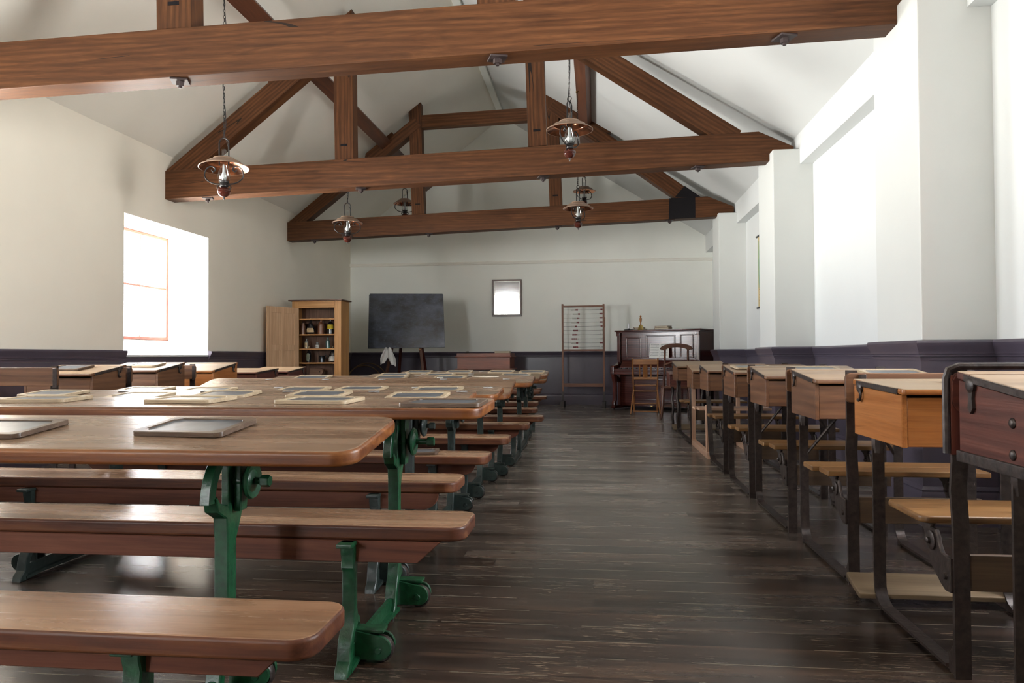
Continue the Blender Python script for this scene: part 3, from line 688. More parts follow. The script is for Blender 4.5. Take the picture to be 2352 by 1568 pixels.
def long_desk(label, yb, yt, zb, zt, tilt, bx, tx, far_b, far_t, legx, iron, wb=0.235, wt=0.40, apron='cut', caster=True, knob=True, toplook='worn', ink=(), rod=0.085, table=True, second=1.46, bdx=0.0):
    """yb, yt : bench and table leg line;  bx, tx : (x0, x1) of the bench and of the table top"""
    t = thing('long_desk', label, 'school desk', (legx, yb, 0), 0, 'long iron-framed desks with benches')
    ox, oy = legx, yb
    m = MB(); slab(m, bx[0] - ox, far_b - wb - oy, bx[1] - ox, far_b - oy, zb - 0.042, zb, 0.05, 0.009)
    m.build('bench_seat', [seatedge(), seatw()], t, topmat=True)
    # apron board under the bench
    x1 = bx[1] - ox - 0.07; x0 = bx[0] - ox + 0.07; za = zb - 0.0425; hb = 0.062
    if apron == 'cut': pts = [(x0, za), (x1, za), (x1 - hb * 1.1, za - hb), (x0 + hb * 1.1, za - hb)]
    else: pts = [(x0, za), (x1, za)] + arc(x1 - hb, za - 0.0, hb, -5, -90, 6)[1:] + arc(x0 + hb, za, hb, -90, -175, 6)
    m = MB(); m.prism(pts, 'y', -0.013, 0.008, 0.002, 1)
    m.build('bench_apron', wood('apron_pine', (0.055, 0.018, 0.011), (0.135, 0.047, 0.028), (0.20, 0.080, 0.048), 'x', 0.5, spec=0.25), t)
    ty = yt - oy
    for k_, lx in enumerate((0.0, -second)):
        lg = bench_leg_bm(zb - 0.043).build('bench_leg', iron, t, (lx + bdx, 0, 0))
        if caster: caster_parts(lg, iron, 1 if k_ == 0 else -1)
        if not table: continue
        zq = zt - 0.040 - tilt * 0.35
        tl = table_leg_bm(zq, 0).build('table_leg', iron, t, (lx, ty, 0))
        if caster: caster_parts(tl, iron, 1 if k_ == 0 else -1)
        rail_bm(-0.02, ty - 0.02).build('floor_rail', iron, t, (lx, 0, 0))
        if knob: knob_bm(zq, rod).build('adjusting_knob', iron, tl)
    if table:
        m = MB(); slab(m, tx[0] - ox, far_t - wt - oy, tx[1] - ox, far_t - oy, zt - 0.038, zt, 0.06, 0.010, tilt)
        tp = m.build('table_top', [varn(), {'worn': worn, 'grey': greyplank}[toplook]()], t, topmat=True)
        if ink:
            for (ix, iy) in ink:
                zz = zt - tilt * (far_t - iy) / wt + 0.0005
                q = MB(); q.lathe([(0.027, 0.0), (0.027, 0.0018), (0.025, 0.003), (0.021, 0.0026), (0.012, 0.0022), (0.006, 0.0018)], (ix - ox, iy - oy, zz), 20)
                iw = q.build('inkwell', plain('white_porcelain', (0.52, 0.53, 0.53), 0.2), tp)
                q = MB(); q.lathe([(0.015, 0.0), (0.015, 0.0034), (0.004, 0.0030)], (ix - ox, iy - oy, zz), 16); q.build('ink_hole', plain('grey_ink_hole', (0.10, 0.10, 0.11), 0.4), iw)
    return t
G, D = GREEN(), GREY_IRON()
UN = {}
UN[1] = long_desk('long desk with green iron legs, its worn bench lowest in the view', 1.40, 1.895, 0.38, 0.73, 0.050, (-2.85, -0.522), (-2.90, -0.555), 1.535, 2.05, -0.992, G, wb=0.225, rod=0.085, second=1.7, bdx=0.08)
UN[2] = long_desk('long desk with green iron legs and casters, second from the front', 2.10, 2.58, 0.41, 0.745, 0.010, (-2.75, -0.376), (-2.80, -0.365), 2.32, 2.70, -0.715, G, rod=0.11, second=1.85)
UN[3] = long_desk('long desk third from the front, five slates lying along its top', 2.83, 3.36, 0.41, 0.735, 0.035, (-2.90, -0.54), (-2.78, -0.565), 3.05, 3.52, -0.86, D, apron='round', ink=[(-1.916, 3.46), (-1.492, 3.46), (-1.062, 3.46), (-0.635, 3.46), (-2.35, 3.46)])
UN[4] = long_desk('long desk fourth from the front, pale slates between white inkwells on it', 3.72, 4.20, 0.40, 0.722, 0.03, (-2.80, -0.542), (-2.85, -0.53), 3.86, 4.29, -0.83, D, apron='round', ink=[(-1.876, 4.21), (-1.04, 4.21), (-0.62, 4.21), (-1.46, 4.21), (-2.3, 4.21)])
UN[5] = long_desk('long desk with five white inkwells and no slates on its top', 4.58, 5.20, 0.40, 0.737, 0.105, (-2.45, -0.536), (-2.95, -0.59), 4.68, 5.45, -0.82, D, apron='round', wt=0.45, ink=[(-2.481, 5.4), (-2.034, 5.4), (-1.595, 5.4), (-1.13, 5.4), (-0.659, 5.4)])
UN[6] = long_desk('long desk just behind the one with five inkwells, orange rounded end', 5.45, 5.93, 0.395, 0.735, 0.05, (-2.4, -0.50), (-2.74, -0.505), 5.62, 6.17, -0.775, D, apron='round', ink=[(-0.581, 6.12), (-1.05, 6.12), (-1.5, 6.12), (-1.95, 6.12)])
UN[7] = long_desk('long desk with a grey end, seventh from the front', 6.13, 6.62, 0.40, 0.735, 0.04, (-2.4, -0.44), (-2.1, -0.50), 6.24, 6.80, -0.69, D, apron='cut', caster=False, toplook='grey', ink=[(-0.70, 6.75), (-1.15, 6.75), (-1.6, 6.75)])
UN[8] = long_desk('long desk eighth from the front, dark top reaching farthest into the aisle', 6.97, 7.52, 0.40, 0.738, 0.04, (-2.3, -0.56), (-2.06, -0.495), 7.12, 7.76, -0.72, D, apron='cut', caster=False, ink=[(-0.75, 7.70), (-1.2, 7.70), (-1.65, 7.70)])
UN[9] = long_desk('low long desk with a pale worn top near the teacher desk', 7.83, 8.35, 0.405, 0.655, 0.03, (-2.2, -0.62), (-2.0, -0.56), 7.98, 8.55, -0.75, D, apron='cut', caster=False, toplook='grey', knob=False)
for (lab, y, x1, z, ap) in (('bare form bench with a slanted apron end, beyond the last long desk', 9.05, -0.60, 0.405, 'cut'), ('thin bare form bench, second beyond the last long desk', 10.35, -0.775, 0.405, 'round'), ('thin bare form bench closest to the end wall', 11.2, -0.82, 0.405, 'round')):
    t = thing('form_bench', lab, 'bench', (x1, y, 0), 0, 'bare form benches')
    m = MB(); slab(m, -1.5, -0.22, 0, 0, z - 0.035, z, 0.03, 0.008); m.build('seat', [seatedge(), seatw()], t, topmat=True)
    m = MB(); m.prism([(-1.42, z - 0.036), (-0.05, z - 0.036), (-0.12, z - 0.10), (-1.35, z - 0.10)], 'y', -0.17, -0.15, 0.002, 1); m.build('apron', seatedge(), t)
    for lx in (-0.16, -1.34):
        bench_leg_bm(z - 0.036).build('leg', D, t, (lx, -0.11, 0))

# ================================================================ slates
def slate_proto(dark):
    w, h, fr, th = 0.265, 0.19, 0.022, 0.012
    t = thing('writing_slate', 'x', 'slate', (0, 0, 0), 0)
    m = MB(); pts = rrect(-w / 2, -h / 2, w / 2, h / 2, 0.02)
    m.prism(pts, 'z', 0, 0.006, 0.001, 1)
    for (c, d) in (((0, h / 2 - fr / 2), (w - 0.03, fr)), ((0, -h / 2 + fr / 2), (w - 0.03, fr)), ((w / 2 - fr / 2, 0), (fr, h - 0.03)), ((-w / 2 + fr / 2, 0), (fr, h - 0.03))):
        m.box((c[0], c[1], 0.008), (d[0], d[1], 0.009), 0.002, seg=1)
    for sx_ in (-1, 1):
        for sy_ in (-1, 1):
            x, y = sx_ * (w / 2 - 0.02), sy_ * (h / 2 - 0.02)
            m.lathe([(0.020, 0.003), (0.020, 0.011), (0.019, 0.0124)], (x, y, 0), 16)
    m.build('slate_frame', (slatewood2 if dark else slatewood)(), t)
    m = MB(); m.box((0, 0, 0.0072), (w - 2 * fr + 0.004, h - 2 * fr + 0.004, 0.004)); m.build('slate_panel', MSLATE(), t)
    return t
SP = {0: slate_proto(0), 1: slate_proto(1)}
used = {0: False, 1: False}
def slate(x, y, z, rz, label, group, dark=0, slope=0.0, s=1.0):
    p = SP[dark]
    if used[dark]: p = dup(p, (0, 0, 0))
    else: used[dark] = True
    p.location = (x, y, z); p.rotation_euler = (math.atan(slope), 0, rz); p.scale = (s, s, 1)
    p['label'] = label; p['group'] = group
    return p
def on_top(n, x, y, rz, label, dark=0, s=1.0):
    tab = {1: (0.73, 0.05, 2.05, 0.40), 2: (0.745, 0.01, 2.70, 0.40), 3: (0.735, 0.035, 3.52, 0.40), 4: (0.722, 0.03, 4.29, 0.40), 5: (0.737, 0.105, 5.45, 0.45), 6: (0.735, 0.05, 6.17, 0.40), 7: (0.735, 0.04, 6.80, 0.40), 8: (0.738, 0.04, 7.76, 0.40), 9: (0.655, 0.03, 8.55, 0.40)}[n]
    z = tab[0] - tab[1] * (tab[2] - y) / tab[3] + 0.001
    return slate(x, y, z, rz, label, 'slates on the long desks', dark, tab[1] / tab[3], s)
on_top(1, -1.60, 1.84, -0.06, 'slate cut by the frame edge on the nearest green-legged desk', 1)
on_top(1, -1.06, 1.87, -0.10, 'dark-framed slate shining white, alone mid-top on the nearest green-legged desk', 1, 0.98)
on_top(2, -2.03, 2.53, 0.05, 'slate on the second desk, farthest of its four from the aisle')
on_top(2, -1.45, 2.52, -0.08, 'slate on the second desk, second from its window end')
on_top(2, -0.96, 2.50, -0.08, 'pale slate on the second desk, third from its window end')
on_top(2, -0.50, 2.41, -0.02, 'grey-rimmed slate at the aisle end of the second desk', 1)
on_top(3, -2.63, 3.34, -0.10, 'slate at the window end of the third desk')
on_top(3, -2.13, 3.26, -0.08, 'slate second from the window end of the third desk')
on_top(3, -1.73, 3.32, -0.05, 'slate in the middle of the five on the third desk')
on_top(3, -1.28, 3.32, -0.03, 'slate second from the aisle end of the third desk')
on_top(3, -0.80, 3.27, 0.0, 'slate at the aisle end of the third desk')
on_top(4, -2.62, 4.08, 0.0, 'slate at the window end of the fourth desk, bleached by glare')
on_top(4, -2.22, 4.05, 0.02, 'bright slate second from the window end of the fourth desk')
on_top(4, -1.66, 4.07, -0.03, 'slate in the middle of the fourth desk')
on_top(4, -1.33, 4.10, -0.02, 'slate second from the aisle end of the fourth desk')
on_top(4, -0.88, 4.07, 0.0, 'pale-framed slate at the aisle end of the fourth desk')
on_top(6, -2.38, 6.02, 0.0, 'bright slate at the window end of the sixth desk', 0, 1.1)
on_top(6, -1.70, 6.02, 0.0, 'slate mid-way along the sixth desk')
on_top(6, -1.20, 5.98, -0.03, 'slate beside the folding rule on the sixth desk')
on_top(7, -1.85, 6.66, 0.05, 'slate on the seventh desk, first from its window end')
on_top(7, -1.42, 6.64, -0.05, 'slate with a blue sheen on the seventh desk')
on_top(7, -0.72, 6.62, 0.03, 'pale slate at the aisle end of the seventh desk')
on_top(8, -1.85, 7.62, 0.0, 'slate at the window end of the eighth desk')
on_top(8, -1.42, 7.62, 0.04, 'slate second from the window end of the eighth desk')
on_top(8, -0.98, 7.63, -0.04, 'slate third from the window end of the eighth desk')
on_top(8, -0.66, 7.60, 0.0, 'slate at the aisle end of the eighth desk')
# one slate lies on a bench
slate(-0.93, 3.74, 0.4015, 0.15, 'dark slate lying on the bench of the fourth desk', 'slates on the long desks', 1, 0, 0.9)
# white folding rule, open, on the sixth desk
t = thing('folding_rule', 'white folding rule lying open on a long desk', 'ruler', (-1.05, 6.02, 0.7165), 0)
zr = [(-0.20, -0.04), (0.0, 0.09), (0.22, 0.0), (0.0, 0.09)]
for i, (a, c_) in enumerate((((-0.24, -0.05), (-0.02, 0.10)), ((-0.02, 0.10), (0.24, 0.03)))):
    a = Vector(a); c_ = Vector(c_); d = c_ - a
    m = MB(); m.box((d.length / 2, 0, 0.004 + 0.005 * i), (d.length + 0.02, 0.022, 0.005), 0.001, seg=1)
    m.build('blade', plain('white_boxwood', (0.66, 0.62, 0.52), 0.45), t, (a.x, a.y, 0), (math.atan(0.05 / 0.4), 0, math.atan2(d.y, d.x)))
# ================================================================ single desks with hinged seats (row by the pillars, row by the windows)
LEGSEC = [(-0.020, -0.004), (0.020, -0.004), (0.020, 0.005), (0.006, 0.008), (0.006, 0.026), (-0.006, 0.026), (-0.006, 0.008), (-0.020, 0.005)]
def bend(y0, z0, y1, z1, r, k=6):
    """down leg at y0 from z0, quarter bend of radius r, then along the floor to y1"""
    s = 1 if y1 > y0 else -1
    pts = [(y0, z0), (y0, z1 + r * 1.6)]
    for i in range(1, k + 1):
        a = R(90 * i / k); pts.append((y0 + s * r * (1 - math.cos(a)), z1 + r * (1 - math.sin(a)) * 1.0))
    pts.append((y1, z1)); return pts
def single_desk(label, group, loc, rz, w=0.585, y0=0.32, y1=0.78, yB=0.60, zn=0.785, zf=0.825, zb=0.605, body=deskoak, top=desktop, iron=None, seat=True, back=True,
                footboard=False, braces=False, hinge='loop', slant=0.0, wooden=False, rivets=False, twisted=False, frames=(0.03, 0.46), backtop=0.825, round_back=False, near_open=0.0, A=True, backm=deskoak):
    iron = iron or RUST()
    t = thing('school_desk', label, 'school desk', loc, rz, group)
    sl = (zf - zn) / (y1 - y0); lt = 0.020
    zl = lambda y: zn + (y - y0) * sl - lt
    # box
    for px in (0.004, w - 0.022):
        m = MB(); m.prism([(y0 + 0.012, zb + near_open), (y1, zb), (y1, zl(y1) - 0.002), (y0 + 0.012, zl(y0 + 0.012) - 0.002)], 'x', px, px + 0.018, 0.002, 1)
        o_ = m.build('side_panel', body('y'), t)
        if px < 0.01: bx = o_
    m = MB(); m.box((w / 2, y0 + 0.02, (zb + zl(y0)) / 2 - 0.004), (w - 0.044, 0.016, zl(y0) - zb - 0.012), 0.002, seg=1); m.build('front_panel', body('x'), t)
    m = MB(); m.box((w / 2, y1 - 0.01, (zb + zl(y1)) / 2 - 0.004), (w - 0.044, 0.016, zl(y1) - zb - 0.012), 0.002, seg=1); m.build('back_panel', body('x'), t)
    m = MB(); m.box((w / 2, (y0 + y1) / 2, zb + 0.008), (w - 0.044, y1 - y0 - 0.05, 0.014)); m.build('box_bottom', body('x'), t)
    m = MB(); M = Matrix.Identity(4); M[2][1] = sl; M[2][3] = zn - y0 * sl
    m.prism(rrect(0, y0 - 0.012, w, y1 - 0.055, 0.012, 3), 'z', -lt, 0, 0.006, 2, M=M)
    ld = m.build('lid', [body('x'), top('x')], t, topmat=True)
    m = MB(); m.prism(rrect(0, y1 - 0.053, w, y1 + 0.006, 0.008, 3), 'z', -lt, 0.001, 0.004, 2, M=M)
    m.build('pen_ledge', [body('x'), top('x')], t, topmat=True)
    if hinge:
        for k_, x in enumerate((0.0, w)):
            s_ = -1 if k_ == 0 else 1
            m = MB(); m.prism([(y0 + 0.03, zl(y0 + 0.03) - 0.001), (y1 - 0.04, zl(y1 - 0.04) - 0.001), (y1 - 0.04, zl(y1 - 0.04) + 0.018), (y0 + 0.03, zl(y0 + 0.03) + 0.018)], 'x', x - 0.004, x + 0.004, 0.002, 1)
            hy, hz = y1 - 0.075, zl(y1 - 0.075)
            m.lathe([(0.020, -0.006), (0.020, 0.004), (0.012, 0.010)], (x, hy, hz - 0.006), 14, roty(R(90 * s_)))
            if hinge == 'loop':
                m.tube([(x + s_ * 0.006, hy + math.cos(R(a)) * 0.020, hz - 0.028 + math.sin(R(a)) * 0.026) for a in range(60, 330, 30)], 0.005, 6)
            else:
                m.prism([(hy - 0.014, hz - 0.012), (hy + 0.014, hz - 0.012), (hy + 0.009, hz - 0.04), (hy + 0.013, hz - 0.065), (hy, hz - 0.08), (hy - 0.013, hz - 0.065), (hy - 0.009, hz - 0.04)], 'x', x - 0.004, x + 0.004)
            m.build('lid_hinge', iron, t)
    if rivets:
        for (ry, rz_) in ((y1 - 0.26, zb + 0.047), (y1 - 0.26, zb + 0.122)):
            m = MB(); m.sphere((0.003, ry, rz_), 0.013, (0.5, 1, 1)); m.build('rivet', iron, bx)
        m = MB(); m.box((0.0, (y0 + y1) / 2, zb + 0.012), (0.012, y1 - y0, 0.03), 0.003); m.build('iron_strip', iron, bx)
    zA = backtop + 0.01 if back else 0.42
    for k_, fx in enumerate(frames):
        s_ = 1
        if wooden:
            pw = palewood('z')
            m = MB(); m.box((fx, yB, zb / 2 + 0.02), (0.035, 0.05, zb - 0.04), 0.003); m.build('leg', pw, t)
            m = MB(); m.box((fx, 0.03, 0.24), (0.035, 0.055, 0.44), 0.003); m.build('leg', pw, t)
            m = MB(); m.prism([(-0.06, 0), (yB + 0.1, 0), (yB + 0.07, 0.055), (-0.03, 0.055)], 'x', fx - 0.02, fx + 0.02, 0.003); m.build('sled_runner', palewood('y'), t)
            continue
        if twisted:
            for yy, zt_ in ((yB, zb), (0.02, 0.6)):
                m = MB(); m.tube([(fx + 0.006 * math.sin(i * 1.1), yy + 0.02 * math.sin(i * 0.55), zt_ * (1 - i / 14)) for i in range(15)], 0.016, 8); m.build('leg', iron, t)
            m = MB(); m.box((fx, yB / 2, 0.018), (0.03, yB, 0.03), 0.004); m.build('floor_rail', iron, t)
            continue
        # far leg, bent at the foot into the floor rail
        m = MB()
        if slant:
            m.sweep([(yB + slant, zb), (yB + 0.03, 0.13), (yB - 0.02, 0.05), (yB - 0.12, 0.02)] + ([(0.05, 0.016)] if A else []), LEGSEC, fx)
        else:
            m.sweep(bend(yB, zb + 0.0, 0.055 if A else yB - 0.25, 0.016, 0.075), LEGSEC, fx)
        m.lathe([(0.016, 0), (0.022, 0.03), (0.022, 0.05)], (fx, yB + slant * 0.95 + 0.0, zb - 0.052), 8)
        m.build('leg', iron, t)
        m = MB(); m.box((fx, yB - 0.03, 0.010), (0.03, 0.035, 0.02), 0.004); m.build('foot', iron, t)
        if braces:
            m = MB(); sx_ = 1 if k_ == 0 else -1
            m.tube([(fx, yB + 0.01, 0.40), (fx + sx_ * 0.15, yB - 0.05, zb + 0.005)], 0.0075, 7); m.build('brace_rod', iron, t)
        if A:   # near leg : flat bar standing on a small square foot, carrying the seat and its back
            m = MB(); m.sweep([(0.0, zA), (0.0, 0.60), (0.012, 0.52), (0.0, 0.42), (0.0, 0.0)], [(-0.021, -0.006), (0.021, -0.006), (0.021, 0.006), (0.007, 0.009), (0.007, 0.028), (-0.007, 0.028), (-0.007, 0.009), (-0.021, 0.006)], fx)
            m.prism([(0.0, 0.0), (0.05, 0.0), (0.055, 0.05), (0.03, 0.08), (0.0, 0.10)], 'x', fx - 0.014, fx + 0.014, 0.003, 1)
            m.build('leg', iron, t)
            if seat:
                m = MB(); br = [(0.0, 0.235), (0.0, 0.33), (0.05, 0.335), (0.07, 0.36)] + [(0.10 + 0.030 * math.cos(R(a)), 0.365 + 0.030 * math.sin(R(a))) for a in (170, 120, 60)] + [(0.10, 0.405), (0.25, 0.404), (0.22, 0.395), (0.165, 0.375), (0.14, 0.33), (0.115, 0.28), (0.06, 0.245), (0.03, 0.232)]
                m.prism(br, 'x', fx - 0.030, fx - 0.018, 0.003, 1)
                m.lathe([(0.028, 0), (0.028, 0.006), (0.022, 0.008), (0.010, 0.009), (0.009, 0.016), (0.004, 0.019)], (fx - 0.029, 0.108, 0.355), 16, roty(R(-90)))
                m.lathe([(0.010, 0), (0.009, 0.007)], (fx - 0.029, 0.025, 0.275), 10, roty(R(-90)))
                m.build('seat_bracket', iron, t)
    if seat:
        m = MB()
        if round_back: m.prism(rrect(-0.035, 0.09, w + 0.0, 0.36, 0.03), 'z', 0.406, 0.428, 0.007, 3)
        else:
            m.prism(rrect(-0.035, 0.09, w, 0.218, 0.006, 2), 'z', 0.406, 0.428, 0.004, 2); m.prism(rrect(-0.06, 0.222, w, 0.36, 0.006, 2), 'z', 0.406, 0.428, 0.004, 2)
        m.build('seat', seatoak('x') if not wooden else palewood('x'), t)
    if seat and not wooden:
        m = MB(); m.box((w / 2 - 0.02, 0.012, 0.29), (w - 0.12, 0.02, 0.10), 0.003); m.build('stretcher', wood('stretcher_wood', (0.028, 0.015, 0.008), (0.060, 0.034, 0.018), (0.10, 0.062, 0.034), 'x', 0.5), t)
    if back:
        m = MB(); m.prism(rrect(0, backtop - 0.115, w, backtop, 0.02 if not round_back else 0.035), 'y', -0.030, -0.008, 0.004, 2)
        bk = m.build('backrest', backm('x'), t)
        if round_back:
            m = MB(); m.tube([(-0.012, -0.02, backtop - 0.225), (-0.012, -0.02, backtop - 0.02), (-0.004, -0.02, backtop + 0.004), (0.02, -0.02, backtop + 0.014), (w - 0.02, -0.02, backtop + 0.014), (w + 0.01, -0.02, backtop), (w + 0.012, -0.02, backtop - 0.2)], 0.010, 8)
            m.build('iron_rim', iron, bk)
            m = MB(); m.box((0.02, -0.018, backtop - 0.12), (0.045, 0.018, 0.22), 0.003); m.build('back_slat', backm('z'), bk)
            m = MB(); m.box((w - 0.02, -0.018, backtop - 0.12), (0.045, 0.018, 0.22), 0.003); m.build('back_slat', backm('z'), bk)
        else:
            for fx in frames:
                m = MB(); m.box((fx + 0.03, -0.034, backtop - 0.065), (0.028, 0.005, 0.12), 0.001, seg=1); m.build('iron_strap', iron, bk)
    if footboard:
        m = MB(); M = Matrix.Translation((0, yB + 0.06, 0.055)) @ rotx(R(14))
        m.prism(rrect(-0.045, -0.075, w + 0.05, 0.075, 0.008, 2), 'z', -0.010, 0.010, 0.004, 2, M=M)
        m.build('footboard', greyplank('x'), t)
        for fx in frames:
            m = MB(); m.prism([(yB - 0.02, 0.0), (yB + 0.12, 0.0), (yB + 0.13, 0.06), (yB + 0.0, 0.04)], 'x', fx - 0.008, fx + 0.008)
            m.build('footboard_bracket', iron, t)
    return t
GP = 'single desks in the row by the pillars'
X0 = 0.97
single_desk('red-brown desk box with two iron rivets, closest to the camera by the pillars', GP, (X0, 1.32, 0), 0, y0=0.36, y1=0.81, yB=0.57, zn=0.80, zf=0.85, zb=0.612, body=deskred, top=desktop, hinge='strap', rivets=True)
single_desk('golden orange oak desk with a pale footboard and iron-rimmed seat back', GP, (X0, 2.19, 0), 0, y0=0.31, y1=0.76, yB=0.60, zn=0.787, zf=0.803, zb=0.597, body=deskorange, top=greyplank, hinge='loop', footboard=True, round_back=True, backtop=0.85, backm=deskred)
single_desk('oak desk with a white-framed slate on its lid and diagonal brace rods', GP, (X0 - 0.01, 3.03, 0), 0, y0=0.385, y1=0.80, yB=0.68, zn=0.788, zf=0.825, zb=0.608, braces=True)
single_desk('worn oak desk third behind the golden one, iron brace rods below', GP, (X0 - 0.025, 3.875, 0), 0, y0=0.44, y1=0.87, yB=0.78, zn=0.778, zf=0.826, zb=0.604, braces=True)
single_desk('oak desk with a two-tone side panel, pale below', GP, (X0 - 0.035, 4.785, 0), 0, y0=0.42, y1=0.88, yB=0.73, zn=0.778, zf=0.82, zb=0.603)
single_desk('oak desk on black slanting iron legs beside the pale wooden-legged one', GP, (X0 - 0.035, 5.73, 0), 0, y0=0.71, y1=1.20, yB=0.72, zn=0.762, zf=0.812, zb=0.588, slant=0.16, back=True)
single_desk('desk on pale wooden legs and sled runners', GP, (X0 - 0.04, 6.58, 0), 0, y0=0.84, y1=1.28, yB=0.98, zn=0.742, zf=0.797, zb=0.562, wooden=True, hinge=None, back=False)
single_desk('oak desk with a pale footboard beyond the wooden-legged desk', GP, (X0 - 0.05, 7.58, 0), 0, y0=1.15, y1=1.66, yB=1.18, back=False, zn=0.765, zf=0.82, zb=0.596, footboard=True)
single_desk('small dark old desk on crooked legs in front of the balloon-back chair', GP, (0.90, 8.72, 0), 0, w=0.42, y0=0.67, y1=1.07, yB=0.60, zn=0.66, zf=0.69, zb=0.50, twisted=True, hinge=None, body=deskred, top=deskred, seat=False, back=False, frames=(0.03, 0.39))
# slates on the row by the pillars
GS = 'slates on the single desks'
slate(1.36, 3.61, 0.806, -0.05, 'white-framed slate on the oak desk behind the golden one', GS, 0, 0.089, 1.0)
slate(1.36, 2.72, 0.803, 0.06, 'white-edged slate on the golden desk, cut off by the red desk', GS, 0, 0.035, 1.0)
slate(1.28, 4.52, 0.804, 0.02, 'slate lying on the second oak desk behind the golden one', GS, 0, 0.112, 1.0)
slate(1.10, 5.44, 0.803, 0.10, 'pale slate overhanging the corner of an oak desk in the pillar row', GS, 0, 0.092, 1.0)

GL = 'single desks in the row by the window wall'
XW = -3.30 - 0.50
def wdesk(label, A, y0, y1, zn, zf, zb, **k):
    return single_desk(label, GL, (XW, A, 0), 0, w=0.50, y0=y0 - A, y1=y1 - A, yB=(y0 + y1) / 2 + 0.08 - A, zn=zn, zf=zf, zb=zb, frames=(0.03, 0.46), **k)
wdesk('dark oak desk before the window with a slate on its lid, board-backed seat in front', 4.24, 4.53, 4.89, 0.796, 0.848, 0.62, backtop=0.84)
wdesk('oak desk directly under the window, lid white with glare', 4.97, 5.26, 5.64, 0.805, 0.857, 0.62, backtop=0.83)
wdesk('oak desk just past the window, its front lit golden', 5.82, 6.08, 6.52, 0.785, 0.848, 0.60, body=deskorange, backtop=0.832)
wdesk('low red-brown desk, second before the open cupboard', 6.62, 6.91, 7.41, 0.751, 0.780, 0.60, body=deskred, back=False)
wdesk('low red-brown desk nearest the open cupboard', 7.46, 7.66, 8.14, 0.743, 0.782, 0.60, body=deskred, back=False)
slate(-3.60, 4.72, 0.825, -0.04, 'dark slate on the shaded desk before the window', GS, 1, 0.144, 0.95)
slate(-3.52, 5.47, 0.836, -0.05, 'slate white with glare on the desk under the window', GS, 0, 0.136, 0.9)
